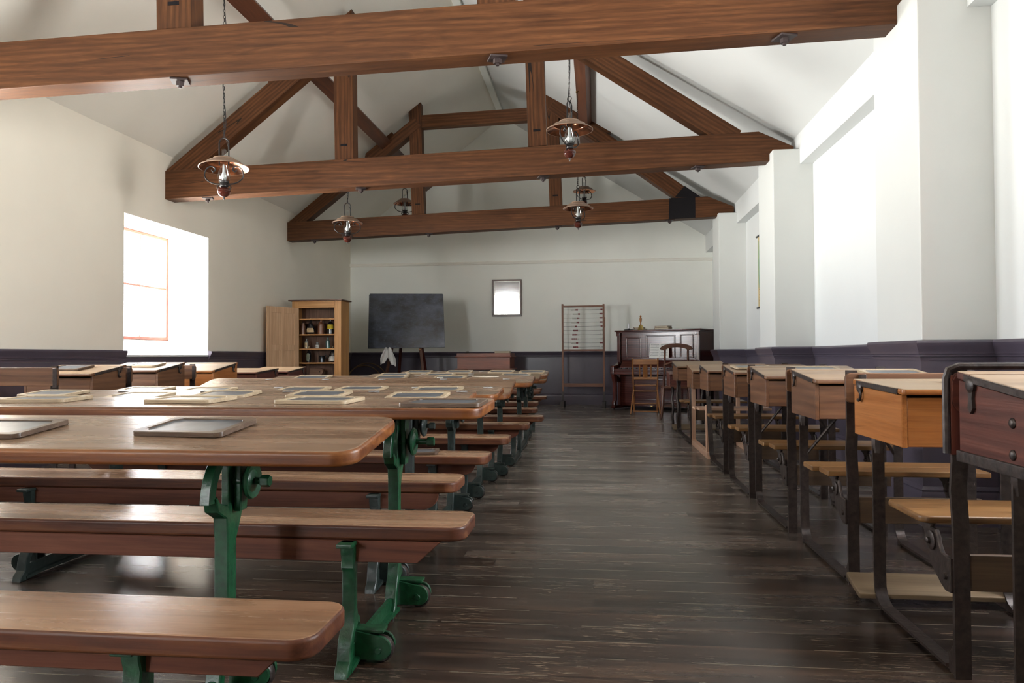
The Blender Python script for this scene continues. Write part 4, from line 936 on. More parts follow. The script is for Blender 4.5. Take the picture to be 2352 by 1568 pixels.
# ================================================================ hanging oil lamps
def lamp(label, x, y, zrim, ztop, turn, tilt=0.0, r=0.195):
    """zrim : height of the shade rim, ztop : height of the hook on the purlin"""
    t = thing('hanging_lamp', label, 'lamp', (x, y, zrim), turn, 'hanging oil lamps')
    LI = BLACKIRON()
    # shade: brown outside, copper inside
    m = MB(); s = r / 0.195
    out = [(0.062, 0.082), (0.085, 0.078), (0.088, 0.068), (0.108, 0.056), (0.135, 0.046), (0.138, 0.040), (0.165, 0.018), (0.195, 0.0)]
    m.mi = 0; m.lathe([(a * s, z) for a, z in out], seg=40, cap=False)
    m.mi = 1; m.lathe([(a * s * 0.99, z - 0.003) for a, z in out[::-1]], seg=40, cap=False)
    m.mi = 0; m.tube([(r * math.cos(i * math.pi / 20), r * math.sin(i * math.pi / 20), 0) for i in range(40)], 0.004, 6, True)
    sh = m.build('lamp_shade', [plain('shade_brown_lacquer', (0.26, 0.175, 0.125), 0.35, 0.25), plain('copper_lining', (0.60, 0.27, 0.155), 0.22, 1.0, 0.25, 9)], t, rot=(tilt, tilt * 0.6, 0))
    # yoke of strap iron with eye
    m = MB(); m.tube([(0.038, 0, 0.02), (0.040, 0, 0.20), (0.036, 0, 0.225), (0.022, 0, 0.245), (0, 0, 0.252), (-0.022, 0, 0.245), (-0.036, 0, 0.225), (-0.040, 0, 0.20), (-0.038, 0, 0.02)], 0.006, 8, sm=4)
    m.build('yoke', LI, t)
    m = MB(); m.tube([(0, 0.020 * math.cos(a * math.pi / 8), 0.273 + 0.020 * math.sin(a * math.pi / 8)) for a in range(16)], 0.0035, 6, True)
    m.build('hanging_ring', LI, t)
    for s_ in (-1, 1):       # scrolled side arms
        p = [(0.035, -0.135), (0.07, -0.135), (0.12, -0.118), (0.155, -0.085), (0.162, -0.05), (0.150, -0.015), (0.125, 0.008), (0.098, 0.012), (0.078, 0.0), (0.074, -0.018), (0.086, -0.030), (0.100, -0.026), (0.102, -0.014)]
        m = MB(); m.tube([(s_ * a, 0, z) for a, z in p], 0.006, 7, sm=4)
        m.tube([(s_ * a, 0, z) for a, z in ((0.03, -0.142), (0.05, -0.15), (0.058, -0.165), (0.048, -0.178), (0.036, -0.172))], 0.005, 7, sm=4)
        m.build('scroll_arm', LI, t)
    gl = glass('lamp_glass', (0.93, 0.95, 0.95), 0.02, 0.09)
    m = MB(); m.lathe([(0.030, -0.118), (0.046, -0.098), (0.053, -0.070), (0.050, -0.045), (0.036, -0.005), (0.025, 0.03), (0.021, 0.06), (0.0205, 0.155)], seg=22, cap=False); m.build('glass_chimney', gl, t)
    m = MB(); m.lathe([(0.004, -0.115), (0.014, -0.105), (0.024, -0.085), (0.025, -0.068), (0.018, -0.050), (0.012, -0.035), (0.011, 0.02), (0.002, 0.03)], seg=16); m.build('opal_bulb', plain('opal_glass', (0.55, 0.56, 0.56), 0.25), t)
    m = MB(); m.lathe([(0.020, -0.165), (0.034, -0.160), (0.036, -0.150), (0.030, -0.140), (0.030, -0.130), (0.040, -0.126), (0.042, -0.114), (0.030, -0.112), (0.022, -0.105)], seg=22)
    for i in range(10):
        a = i * math.pi / 5; m.box((0.040 * math.cos(a), 0.040 * math.sin(a), -0.107), (0.004, 0.004, 0.016))
    m.build('burner', LI, t)
    m = MB(); m.lathe([(0.022, -0.165), (0.040, -0.172), (0.052, -0.186), (0.054, -0.198), (0.048, -0.205), (0.050, -0.210), (0.044, -0.224), (0.028, -0.240), (0.012, -0.246)], seg=26); m.build('oil_font', plain('red_brown_glaze', (0.050, 0.011, 0.007), 0.12, 0, 0.2, 14, 0, 0.5), t)
    m = MB(); m.lathe([(0.011, -0.245), (0.007, -0.252), (0.009, -0.258), (0.005, -0.264), (0.002, -0.272)], seg=10); m.build('finial', plain('dull_steel', (0.25, 0.25, 0.26), 0.3, 0.9), t)
    # chain of links and a twisted flex
    L = ztop - zrim - 0.29; nl = max(4, int(L / 0.026)); st = L / nl
    m = MB()
    for i in range(nl):
        zc = 0.29 + st * (i + 0.5); q = []
        for k in range(8):
            a = k * math.pi / 4; u = 0.0065 * math.cos(a); v = zc + 0.0165 * math.sin(a) * st / 0.026
            q.append((u, 0, v) if i % 2 else (0, u, v))
        m.tube(q, 0.0021, 4, True)
    m.build('chain', LI, t)
    m = MB(); rnd = random.Random(label)
    m.tube([(0.038, 0, 0.0), (0.034, 0.004, 0.18), (0.012, 0.006, 0.25)] + [(0.012 * math.sin(i * 0.9) + rnd.uniform(-0.004, 0.004), 0.012 * math.cos(i * 0.7), 0.27 + (L + 0.02) * i / 12) for i in range(13)], 0.0032, 6)
    m.build('flex_cable', plain('black_flex', (0.012, 0.012, 0.013), 0.5), t)
    m = MB(); m.lathe([(0.022, 0.018), (0.022, 0.010), (0.012, 0.006), (0.006, 0.0), (0.006, -0.012)], (0, 0, ztop - zrim), 12); m.build('ceiling_hook', plain('brass', (0.55, 0.36, 0.13), 0.25, 1.0), t)
    return t
lamp('hanging oil lamp with a bright copper shade over the window-side long desks', -3.105, 5.89, 2.49, 3.995, R(8), R(-3), 0.200)
lamp('hanging oil lamp before the second truss, level with its tie beam on the aisle side', -0.218, 6.4, 2.85, 4.20, R(62), 0, 0.20)
lamp('hanging oil lamp between the second and third trusses near the cupboard side', -3.105, 9.0, 2.577, 3.995, R(10), 0, 0.187)
lamp('hanging oil lamp crossing the third tie beam, above the abacus', -0.216, 9.3, 2.74, 4.20, R(60), 0, 0.188)
lamp('high hanging oil lamp behind the third truss on the aisle side', -0.188, 12.7, 3.705, 4.20, R(40), 0, 0.192)
lamp('high hanging oil lamp half hidden by a queen post of the third truss', -3.105, 11.82, 3.395, 3.995, R(20), 0, 0.182)

# ================================================================ cupboard with open door, bottles on its shelves
def cupboard():
    cx, cy, w, d, h = -4.385, 10.30, 0.745, 0.30, 1.70
    t = thing('cupboard', 'tall open pine cupboard with bottles, in the corner past the window', 'cupboard', (cx, cy, 0), R(-2))
    ow0, ow1, zt = 0.10, w - 0.10, 1.60
    for x0, x1 in ((0, ow0), (ow1, w)):
        m = MB(); m.box(((x0 + x1) / 2, 0.012, h / 2), (x1 - x0, 0.024, h), 0.003); m.build('stile', cabw('z'), t)
    m = MB(); m.box((w / 2, 0.012, (zt + h) / 2), (ow1 - ow0, 0.024, h - zt), 0.003); m.build('top_rail', cabw('x'), t)
    m = MB(); m.box((w / 2, 0.012, 0.06), (ow1 - ow0, 0.024, 0.12), 0.003); m.build('bottom_rail', cabw('x'), t)
    for x in (0.010, w - 0.010):
        m = MB(); m.box((x, d / 2 + 0.02, h / 2), (0.02, d, h), 0.002); m.build('side_panel', cabw('z'), t)
    m = MB(); m.box((w / 2, d + 0.01, h / 2), (w, 0.018, h))
    for i in range(1, 6): m.box((w * i / 6, d - 0.001, h / 2), (0.004, 0.006, h - 0.02))
    m.build('back_boards', cabin('z'), t)
    m = MB(); m.box((w / 2, d / 2 - 0.01, h + 0.008), (w + 0.07, d + 0.09, 0.016), 0.004); m.build('cornice', darkchair('x'), t)
    zs = [1.448, 1.222, 1.015, 0.812, 0.628, 0.30]
    for z in zs:
        m = MB(); m.box((w / 2, d / 2 + 0.02, z - 0.009), (w - 0.045, d - 0.02, 0.018), 0.002); m.build('shelf', cabw('x'), t)
    # open panelled door
    L = 0.59; a = math.atan2(9.75 - 10.30, -4.515 - (-4.285)) + R(2)
    dr = bpy.data.objects.new('door', None); C.objects.link(dr); dr.parent = t; dr.location = (0.098, -0.004, 0); dr.rotation_euler = (0, 0, a)
    z0, z1 = 0.13, 1.60
    m = MB()
    for x0, x1 in ((0, 0.085), (L / 2 - 0.035, L / 2 + 0.035), (L - 0.085, L)): m.box(((x0 + x1) / 2, 0, (z0 + z1) / 2), (x1 - x0, 0.024, z1 - z0), 0.002, seg=1)
    for za, zb in ((z0, z0 + 0.11), (0.985, 1.065), (z1 - 0.085, z1)): m.box((L / 2, 0, (za + zb) / 2), (L - 0.012, 0.0236, zb - za), 0.002, seg=1)
    m.build('door_frame', cabdoor('z'), dr)
    m = MB(); m.box((L / 2, 0, (z0 + z1) / 2), (L - 0.1, 0.010, z1 - z0 - 0.12)); m.build('door_panel', cabdoor('z'), dr)
    return t, zs, cx, cy
cb, zs, ccx, ccy = cupboard()
def ware(name, label, prof, mat, x, z, cat='bottle', sc=(1, 1, 1), lab=None, cap=None, dy=0.13, seg=18):
    t = thing(name, label, cat, (ccx + x, ccy + dy, z + 0.0005), 0, 'bottles in the cupboard')
    m = MB(); m.lathe(prof, seg=seg, M=Matrix.Diagonal((*sc, 1))); m.build('body' if cat != 'jug' else 'body', mat, t)
    if lab:
        (r, za, zb, col, shape) = lab; m = MB(); n = 10; fs = []
        rows = []
        for j in range(9):
            u = j / 8; z_ = za + (zb - za) * u
            wd = {'band': 1.35, 'drop': 1.0 * (1 - u ** 1.8) + 0.12, 'rect': 0.75, 'hex': 0.75 * (1 - 0.55 * abs(2 * u - 1) ** 3)}[shape]
            rad = r if not callable(r) else r(z_)
            rows.append([m.bm.verts.new((rad * sc[0] * math.sin(wd * (2 * i / n - 1)), -rad * sc[1] * math.cos(wd * (2 * i / n - 1)), z_)) for i in range(n + 1)])
        for a_, b_ in zip(rows, rows[1:]):
            for i in range(n): fs.append(m.bm.faces.new((a_[i], a_[i + 1], b_[i + 1], b_[i])))
        m._fin(fs); lb = m.build('label', col, t)
        # faint lines of print
        m = MB()
        for j, wd in ((0.32, 0.5), (0.45, 0.6), (0.62, 0.42)):
            z_ = za + (zb - za) * j; rad = (r if not callable(r) else r(z_)) + 0.0012
            m.tube([(rad * sc[0] * math.sin(wd * (2 * i / 8 - 1)), -rad * sc[1] * math.cos(wd * (2 * i / 8 - 1)), z_) for i in range(9)], 0.0014, 4)
        m.build('print', plain('label_print', (0.03, 0.03, 0.035), 0.6), lb)
    if cap:
        m = MB(); m.lathe(cap[0], seg=12); m.build('stopper', cap[1], t)
    return t
def gmat(name, col, r=0.08): return plain(name, col, r, 0, 0, 1, 0, 0.6)
BLK = gmat('near_black_glass', (0.012, 0.013, 0.016)); TEAL = gmat('blue_green_glass', (0.05, 0.12, 0.12)); STONE = plain('brown_stoneware', (0.15, 0.065, 0.035), 0.3, 0, 0.2, 12)
CLR = gmat('smoky_clear_glass', (0.20, 0.21, 0.21)); CORK = plain('cork_and_brass', (0.35, 0.28, 0.17), 0.6)
BEI = plain('beige_label', (0.50, 0.38, 0.22), 0.7); YEL = plain('yellow_label', (0.62, 0.50, 0.03), 0.7); GRN = plain('olive_label', (0.13, 0.15, 0.11), 0.6); WHL = plain('white_label', (0.60, 0.60, 0.57), 0.7); BLU = plain('blue_label', (0.16, 0.17, 0.42), 0.7)
tear = [(0.030, 0), (0.045, 0.004), (0.056, 0.03), (0.060, 0.065), (0.055, 0.10), (0.038, 0.145), (0.020, 0.175), (0.013, 0.19), (0.013, 0.205), (0.016, 0.208), (0.016, 0.216), (0.010, 0.218)]
rt = lambda z: 0.0615 - max(0, z - 0.075) * 0.36
cyl = [(0.040, 0), (0.047, 0.004), (0.047, 0.135), (0.042, 0.155), (0.020, 0.178), (0.013, 0.186), (0.013, 0.212), (0.016, 0.215), (0.016, 0.224), (0.008, 0.226)]
st = ((0.010, 0.212), (0.013, 0.216), (0.013, 0.232), (0.008, 0.236)); st = (list(st), CORK)
z1_, z2_, z3_, z4_ = zs[1], zs[2], zs[3], zs[4]
ware('glass_jar', 'reddish jar half behind the edge of the cupboard door', [(0.03, 0), (0.034, 0.004), (0.034, 0.12), (0.026, 0.14), (0.026, 0.165), (0.02, 0.168)], STONE, 0.115, z1_)
ware('bottle', 'dark teardrop bottle with a beige label on the top filled shelf', tear, BLK, 0.232, z1_, lab=(rt, 0.03, 0.145, BEI, 'drop'), cap=st, sc=(1.03, 0.8, 1))
ware('bottle', 'brown stoneware bottle on the top filled shelf', cyl, STONE, 0.385, z1_)
ware('bottle', 'dark bottle with a bright yellow label', cyl, BLK, 0.530, z1_, lab=(0.048, 0.075, 0.14, YEL, 'band'), cap=st)
ware('bottle', 'slim pale-labelled bottle on the middle shelf', [(0.022, 0), (0.027, 0.003), (0.027, 0.09), (0.022, 0.105), (0.011, 0.118), (0.011, 0.13), (0.018, 0.145), (0.008, 0.147)], CLR, 0.165, z2_, lab=(0.028, 0.015, 0.085, BEI, 'rect'))
ware('glass_jar', 'small squat jar with a white label on the middle shelf', [(0.022, 0), (0.026, 0.003), (0.026, 0.055), (0.018, 0.067), (0.018, 0.082), (0.02, 0.084), (0.02, 0.094), (0.01, 0.096)], CLR, 0.330, z2_, lab=(0.027, 0.008, 0.05, WHL, 'band'))
ware('bottle', 'tall blue-green glass bottle on the middle shelf', [(0.026, 0), (0.032, 0.003), (0.032, 0.105), (0.026, 0.12), (0.012, 0.13), (0.010, 0.155), (0.012, 0.157), (0.012, 0.164), (0.006, 0.166)], TEAL, 0.490, z2_)
ware('bottle', 'bottle with an olive six-sided label on the lower shelf', cyl, BLK, 0.200, z3_, lab=(0.048, 0.02, 0.135, GRN, 'hex'), cap=st, sc=(0.8, 0.8, 0.92))
mug = ware('metal_jug', 'small dark metal jug with a ring handle', [(0.034, 0), (0.042, 0.003), (0.042, 0.03), (0.038, 0.05), (0.040, 0.09), (0.044, 0.098), (0.038, 0.098), (0.034, 0.02)], plain('dark_pewter', (0.06, 0.065, 0.075), 0.2, 0.8), 0.400, z3_, 'jug')
m = MB(); m.tube([(0.040, 0, 0.088), (0.052, 0, 0.104), (0.070, 0, 0.108), (0.082, 0, 0.094), (0.080, 0, 0.074), (0.064, 0, 0.062), (0.041, 0, 0.056)], 0.006, 7, sm=3); m.build('handle', BLACKIRON(), mug)
m = MB(); m.tube([(-0.01, 0, 0.01), (-0.03, 0.0, 0.09), (-0.05, 0, 0.14)], 0.003, 6); m.build('dip_rod', BLACKIRON(), mug)
ware('bottle', 'bottle with a blue and white drop label by the cupboard frame', tear, BLK, 0.585, z3_, lab=(rt, 0.02, 0.15, WHL, 'drop'), cap=st, dy=0.08, sc=(0.98, 0.8, 1.05))
t = thing('wooden_pulley_block', 'brown round-ended wooden block with a hole, on the lowest shelf in view', 'wooden block', (ccx + 0.33, ccy + 0.12, zs[4] + 0.0005))
m = MB(); pts = [(-0.10, 0)] + arc(0.05, 0.05, 0.05, -90, 90, 8) + [(-0.10, 0.10)]
m.prism(pts, 'y', -0.03, 0.03, 0.004); m.build('block', cabin('x'), t)
m = MB(); m.lathe([(0.010, 0), (0.010, 0.003)], (0.05, -0.031, 0.05), 14, rotx(R(90))); m.build('hole', plain('dark_hole', (0.01, 0.008, 0.007), 0.8), t)

# ================================================================ blackboard on its easel, duster cloth
t = thing('easel', 'dark wooden easel behind the long desks', 'easel', (-3.09, 12.0, 0), R(0))
for (xb, xt) in ((-0.40, -0.12), (0.40, 0.10)):
    m = MB(); top_ = Vector((xt, 0.06, 1.85)); bot = Vector((xb, -0.42, 0.0)); d = top_ - bot
    rot = d.to_track_quat('Z', 'Y').to_matrix().to_4x4()
    m.box((0, 0, d.length / 2), (0.045, 0.03, d.length), 0.003)
    for i in range(6): m.lathe([(0.007, 0), (0.007, 0.002)], (0, -0.0155, 0.45 + 0.09 * i), 10, rotx(R(90)))
    o = m.build('front_leg', darkchair('z'), t); o.matrix_local = Matrix.Translation(bot) @ rot
for (xb, xt) in ((-0.36, -0.11), (0.24, 0.09)):
    m = MB(); top_ = Vector((xt, 0.10, 1.83)); bot = Vector((xb, 0.55, 0.0)); d = top_ - bot
    rot = d.to_track_quat('Z', 'Y').to_matrix().to_4x4()
    m.box((0, 0, d.length / 2), (0.05, 0.03, d.length), 0.003)
    o = m.build('rear_leg', mahog('z'), t); o.matrix_local = Matrix.Translation(bot) @ rot
m = MB(); m.box((0, 0.07, 1.78), (0.34, 0.03, 0.06), 0.003); m.build('head_bar', darkchair('x'), t)
for x in (-0.27, 0.235):
    m = MB(); m.lathe([(0.010, 0), (0.012, 0.09), (0.006, 0.10)], (x, -0.13, 1.0), 10, rotx(R(90))); m.build('peg', cabw('y'), t)
m, n_, l_, p_ = new_mat('chalk_dusted_blackboard')
tcx = n_.new('ShaderNodeTexCoord'); a_ = n_.new('ShaderNodeTexNoise'); a_.inputs['Scale'].default_value = 2.6; a_.inputs['Detail'].default_value = 9; a_.inputs['Roughness'].default_value = 0.68
mp_ = n_.new('ShaderNodeMapping'); mp_.inputs['Scale'].default_value = (1, 1, 1.5); l_.new(tcx.outputs['Object'], mp_.inputs[0]); l_.new(mp_.outputs[0], a_.inputs['Vector'])
b_ = n_.new('ShaderNodeTexNoise'); b_.inputs['Scale'].default_value = 60; b_.inputs['Detail'].default_value = 4; mq = n_.new('ShaderNodeMapping'); mq.inputs['Scale'].default_value = (0.35, 1, 1.6); l_.new(tcx.outputs['Object'], mq.inputs[0]); l_.new(mq.outputs[0], b_.inputs['Vector'])
ra = n_.new('ShaderNodeValToRGB'); ra.color_ramp.elements[0].position = 0.35; ra.color_ramp.elements[0].color = (0.007, 0.008, 0.011, 1); ra.color_ramp.elements[1].position = 0.72; ra.color_ramp.elements[1].color = (0.085, 0.105, 0.150, 1)
rb = n_.new('ShaderNodeValToRGB'); rb.color_ramp.elements[0].position = 0.62; rb.color_ramp.elements[0].color = (0, 0, 0, 1); rb.color_ramp.elements[1].position = 0.78; rb.color_ramp.elements[1].color = (0.4, 0.4, 0.4, 1)
l_.new(a_.outputs['Fac'], ra.inputs[0]); l_.new(b_.outputs['Fac'], rb.inputs[0])
mx_ = n_.new('ShaderNodeMix'); mx_.data_type = 'RGBA'; l_.new(rb.outputs[0], mx_.inputs[0]); l_.new(ra.outputs[0], mx_.inputs[6]); mx_.inputs[7].default_value = (0.30, 0.32, 0.34, 1)
l_.new(mx_.outputs[2], p_.inputs['Base Color']); p_.inputs['Roughness'].default_value = 0.42
BBM = m
t = thing('blackboard', 'large blackboard dusted with chalk, propped on the easel', 'blackboard', (-3.095, 11.80, 1.025), 0)
m = MB(); m.prism([(-0.630, 0.0), (0.655, 0.012), (0.595, 0.895), (0.585, 0.905), (-0.635, 0.925), (-0.655, 0.905)], 'y', 0, 0.02, 0.003, M=rotx(R(-9)))
m.build('board', BBM, t)
t = thing('duster_cloth', 'white cloth hung over an easel peg under the blackboard', 'cloth', (-3.36, 11.70, 1.03), 0)
m = MB(); rows = []; N = 15; Mr = 15
for sgn, (xa, xb, zb) in ((-1, (-0.02, -0.085, -0.25)), (1, (0.03, 0.10, -0.275))):
    rows = []
    for j in range(Mr):
        u = j / (Mr - 1); row = []
        for i in range(N):
            v = i / (N - 1)
            wd = 0.05 + 0.09 * math.sin(min(1, u * 1.3) * math.pi / 2) * (1 - 0.75 * max(0, u - 0.55) / 0.45)
            x = xa + (xb - xa) * u + (v - 0.5) * wd
            y = -0.02 + 0.016 * math.sin(v * 9 + u * 2 + sgn) * min(1, u * 3) + 0.02 * sgn * (u < 0.1)
            z = 0.012 * (1 - (2 * v - 1) ** 2) * (1 - u) + zb * u - abs(v - 0.5) * 0.02 - 0.03 * u * (v - 0.5) * sgn
            row.append(m.bm.verts.new((x, y, z)))
        rows.append(row)
    fs = []
    for a, b in zip(rows, rows[1:]):
        for i in range(N - 1): fs.append(m.bm.faces.new((a[i], a[i + 1], b[i + 1], b[i])))
    m._fin(fs)
o = m.build('cloth', plain('white_linen', (0.72, 0.71, 0.69), 0.8, 0, 0.05, 30, 0.3), t, ang=80)
o.modifiers.new('thickness', 'SOLIDIFY').thickness = 0.004

# ================================================================ mirror on the end wall
t = thing('wall_mirror', 'dark-framed foxed mirror hung on the end wall', 'mirror', (-1.627, YB - 0.004, 1.615), 0)
w_, h_ = 0.545, 0.68; TL = rotx(R(0.3))
m = MB()
for (c_, d_) in (((0, 0.016), (w_, 0.032)), ((0, h_ - 0.016), (w_, 0.032))): m.box((c_[0], -0.014, c_[1]), (d_[0], 0.028, d_[1]), 0.004, rot=None)
for s_ in (-1, 1): m.box((s_ * (w_ / 2 - 0.016), -0.014, h_ / 2), (0.032, 0.028, h_ - 0.064), 0.004)
bmesh.ops.transform(m.bm, matrix=TL, verts=m.bm.verts); m.build('frame', darkchair('x'), t)
m = MB()
for (c_, d_) in (((0, 0.037), (w_ - 0.064, 0.010)), ((0, h_ - 0.037), (w_ - 0.064, 0.010))): m.box((c_[0], -0.014, c_[1]), (d_[0], 0.02, d_[1]), 0.002)
for s_ in (-1, 1): m.box((s_ * (w_ / 2 - 0.037), -0.014, h_ / 2), (0.010, 0.02, h_ - 0.084), 0.002)
bmesh.ops.transform(m.bm, matrix=TL, verts=m.bm.verts); m.build('gilt_slip', plain('silvered_slip', (0.62, 0.60, 0.56), 0.3, 0.5), t)
mm_, n_, l_, p_ = new_mat('foxed_mirror'); p_.inputs['Metallic'].default_value = 1.0
tcx = n_.new('ShaderNodeTexCoord'); a_ = n_.new('ShaderNodeTexNoise'); a_.inputs['Scale'].default_value = 5; a_.inputs['Detail'].default_value = 6; l_.new(tcx.outputs['Object'], a_.inputs['Vector'])
ra = n_.new('ShaderNodeValToRGB'); ra.color_ramp.elements[0].position = 0.3; ra.color_ramp.elements[0].color = (0.55, 0.53, 0.49, 1); ra.color_ramp.elements[1].position = 0.5; ra.color_ramp.elements[1].color = (0.88, 0.89, 0.88, 1)
l_.new(a_.outputs['Fac'], ra.inputs[0]); l_.new(ra.outputs[0], p_.inputs['Base Color']); p_.inputs['Roughness'].default_value = 0.07
m = MB(); m.box((0, -0.010, h_ / 2), (w_ - 0.07, 0.006, h_ - 0.07)); bmesh.ops.transform(m.bm, matrix=TL, verts=m.bm.verts); m.build('mirror_glass', mm_, t)

# ================================================================ teacher's desk with a book and ink stand
t = thing('teacher_desk', 'red-brown boxed desk with moulded edges against the end wall', 'desk', (-2.36, 12.32, 0), R(-2))
w_, d_ = 0.94, 0.55; RD = lambda ax: wood('teacher_desk_wood', (0.09, 0.022, 0.011), (0.18, 0.050, 0.025), (0.26, 0.082, 0.044), ax, 0.35)
m = MB(); m.box((w_ / 2, d_ / 2, 0.775), (w_ - 0.04, d_ - 0.04, 0.19), 0.003); m.build('desk_box', RD('x'), t)
m = MB(); m.box((w_ / 2, d_ / 2, 0.880), (w_ + 0.02, d_ + 0.02, 0.022), 0.006); m.build('upper_moulding', RD('x'), t)
m = MB(); m.box((w_ / 2, d_ / 2, 0.915), (w_ - 0.02, d_ - 0.02, 0.05), 0.003); m.build('lid', RD('x'), t)
m = MB(); m.box((w_ / 2, d_ / 2, 0.672), (w_ + 0.04, d_ + 0.04, 0.022), 0.006); m.build('lower_moulding', RD('x'), t)
for x in (0.08, w_ - 0.08):
    for y in (0.08, d_ - 0.08):
        m = MB(); m.box((x, y, 0.33), (0.07, 0.07, 0.66), 0.004); m.build('leg', RD('z'), t)
def book(label, loc, rz, w, d, h, col, group=None):
    t = thing('book', label, 'book', loc, rz, group)
    cv = plain('cover_' + label[:12].replace(' ', '_'), col, 0.6, 0, 0.15, 20)
    m = MB(); m.box((0, 0, 0.002), (w, d, 0.004), 0.001, seg=1); m.box((0, 0, h - 0.002), (w, d, 0.004), 0.001, seg=1); m.box((-w / 2 + 0.002, 0, h / 2), (0.004, d, h), 0.001, seg=1); m.build('cover', cv, t)
    m = MB(); m.box((0.001, 0, h / 2), (w - 0.010, d - 0.008, h - 0.008)); m.build('pages', plain('aged_paper', (0.48, 0.42, 0.32), 0.8, 0, 0.1, 60), t)
    return t
book('closed pale book on the teacher desk', (-1.60, 12.60, 0.9405), R(-88), 0.20, 0.26, 0.035, (0.30, 0.26, 0.18))
t = thing('ink_stand', 'small dark ink stand at the other end of the teacher desk from the book', 'ink stand', (-2.20, 12.55, 0.9405))
m = MB(); m.lathe([(0.05, 0), (0.06, 0.004), (0.06, 0.010), (0.03, 0.012), (0.025, 0.03), (0.012, 0.032)], seg=16); m.build('base', BLACKIRON(), t)

# ================================================================ hoops leaning in the corner
for i, (x, y, r, a) in enumerate(((-4.30, 13.30, 0.36, -7), (-4.22, 13.24, 0.385, -9))):
    m = MB(); m.tube([(r * math.cos(k * math.pi / 24), 0, r + r * math.sin(k * math.pi / 24)) for k in range(48)], 0.009, 8, True)
    o = m.build('wooden_hoop', wood('hoop_ash', (0.12, 0.07, 0.03), (0.20, 0.12, 0.055), (0.28, 0.18, 0.09), 'x', 0.5), None, (x, y, 0.009), (R(a), 0, R(0)))
    tag(o, ('thin wooden hoop touching the end wall in the corner by the cupboard', 'larger thin wooden hoop leaning in front of the other by the cupboard')[i], 'hoop', 'wooden hoops')

# ================================================================ counting frame
t = thing('abacus', 'tall standing abacus with red and white beads before the end wall', 'abacus', (-0.59, 13.05, 0), R(-3))
WB = plain('ivory_bead', (0.60, 0.60, 0.55), 0.4); RB = plain('red_bead', (0.17, 0.012, 0.016), 0.35)
wA = 0.72
for x, ln in ((0.0, 1.80), (wA, 1.79)):
    m = MB(); m.box((x, 0, 0.21 + (ln - 0.21) / 2), (0.034, 0.034, ln - 0.21), 0.003); m.build('post', abw('z'), t)
    m = MB(); m.prism([(-0.016, 0.06), (-0.016, 0.26), (0.0, 0.26), (0.013, 0.06)], 'x', x - 0.014, x + 0.014, M=Matrix.Translation((0, -0.01, 0))); m.build('foot_wedge', plain('blackened_wood', (0.04, 0.032, 0.03), 0.6), t)
    m = MB(); m.box((x, 0, 0.045), (0.06, 0.30, 0.09), 0.004); m.build('foot_block', plain('blackened_wood', (0.04, 0.032, 0.03), 0.6), t)
for z, h in ((1.755, 0.030), (0.985, 0.032), (0.375, 0.058)):
    m = MB(); m.box((wA / 2, 0, z), (wA - 0.036, 0.022, h), 0.003); m.build('rail', abw('x'), t)
m = MB(); m.box((wA + 0.02, 0.0, 1.47), (0.012, 0.03, 0.18), 0.002); m.build('catch_block', abw('z'), t)
PAT = ['WWWWRRR|RR', 'WWWWWRR|RRR', 'WWWWWRR|RRR', 'WWWWWRR|RRR', 'WWWWRR|RR', 'RRRRRWW|WWW', 'RRRRRWW|WWW', 'RRRRRWW|WWW', 'WWWWWRR|RRR', 'RRRRRWW|WWW']
bmes = {}
for ch, mt in (('W', WB), ('R', RB)):
    q = MB(); q.lathe([(0.004, -0.0085), (0.011, -0.0075), (0.0165, 0.0), (0.011, 0.0075), (0.004, 0.0085)], seg=14, M=roty(R(90))); bmes[ch] = q.mesh('bead', mt)
for k, pat in enumerate(PAT):
    z = 1.695 - k * 0.0725
    wr = MB(); wr.tube([(0.017, 0, z), (wA / 2, 0, z - 0.004), (wA - 0.017, 0, z)], 0.0022, 6); wo_ = wr.build('wire', BLACKIRON(), t)
    a, c_ = pat.split('|'); x = 0.155 + 0.012 * ((k * 7) % 4)
    for ch in a:
        o = bpy.data.objects.new('bead', bmes[ch]); C.objects.link(o); o.parent = wo_; o.location = (x, 0, z - 0.003); x += 0.0182
    x = wA - 0.028 - 0.0182 * (len(c_) - 1)
    for ch in c_:
        o = bpy.data.objects.new('bead', bmes[ch]); C.objects.link(o); o.parent = wo_; o.location = (x, 0, z - 0.001); x += 0.0182
# ================================================================ upright piano, turned in the corner by the last pillar
PA = R(-30.0)
t = thing('piano', 'upright mahogany piano standing askew in the corner by the last pillar', 'piano', (0.349, 12.47, 0), PA)
PX = 1.44; PH = 1.305
m = MB()
m.box((PX / 2, 0.315, 0.66), (PX - 0.09, 0.55, 1.20), 0.004); m.build('case', mahog('x'), t)
for x in (0.025, PX - 0.025):
    m = MB(); m.box((x, 0.30, 0.655), (0.05, 0.60, 1.23), 0.006); m.build('side_panel', mahog('z'), t)
m = MB(); m.box((PX / 2, 0.295, PH - 0.012), (PX + 0.07, 0.68, 0.024), 0.008); m.box((PX / 2, 0.30, PH - 0.034), (PX + 0.03, 0.64, 0.022), 0.006); m.build('top_lid', mahog('x'), t)
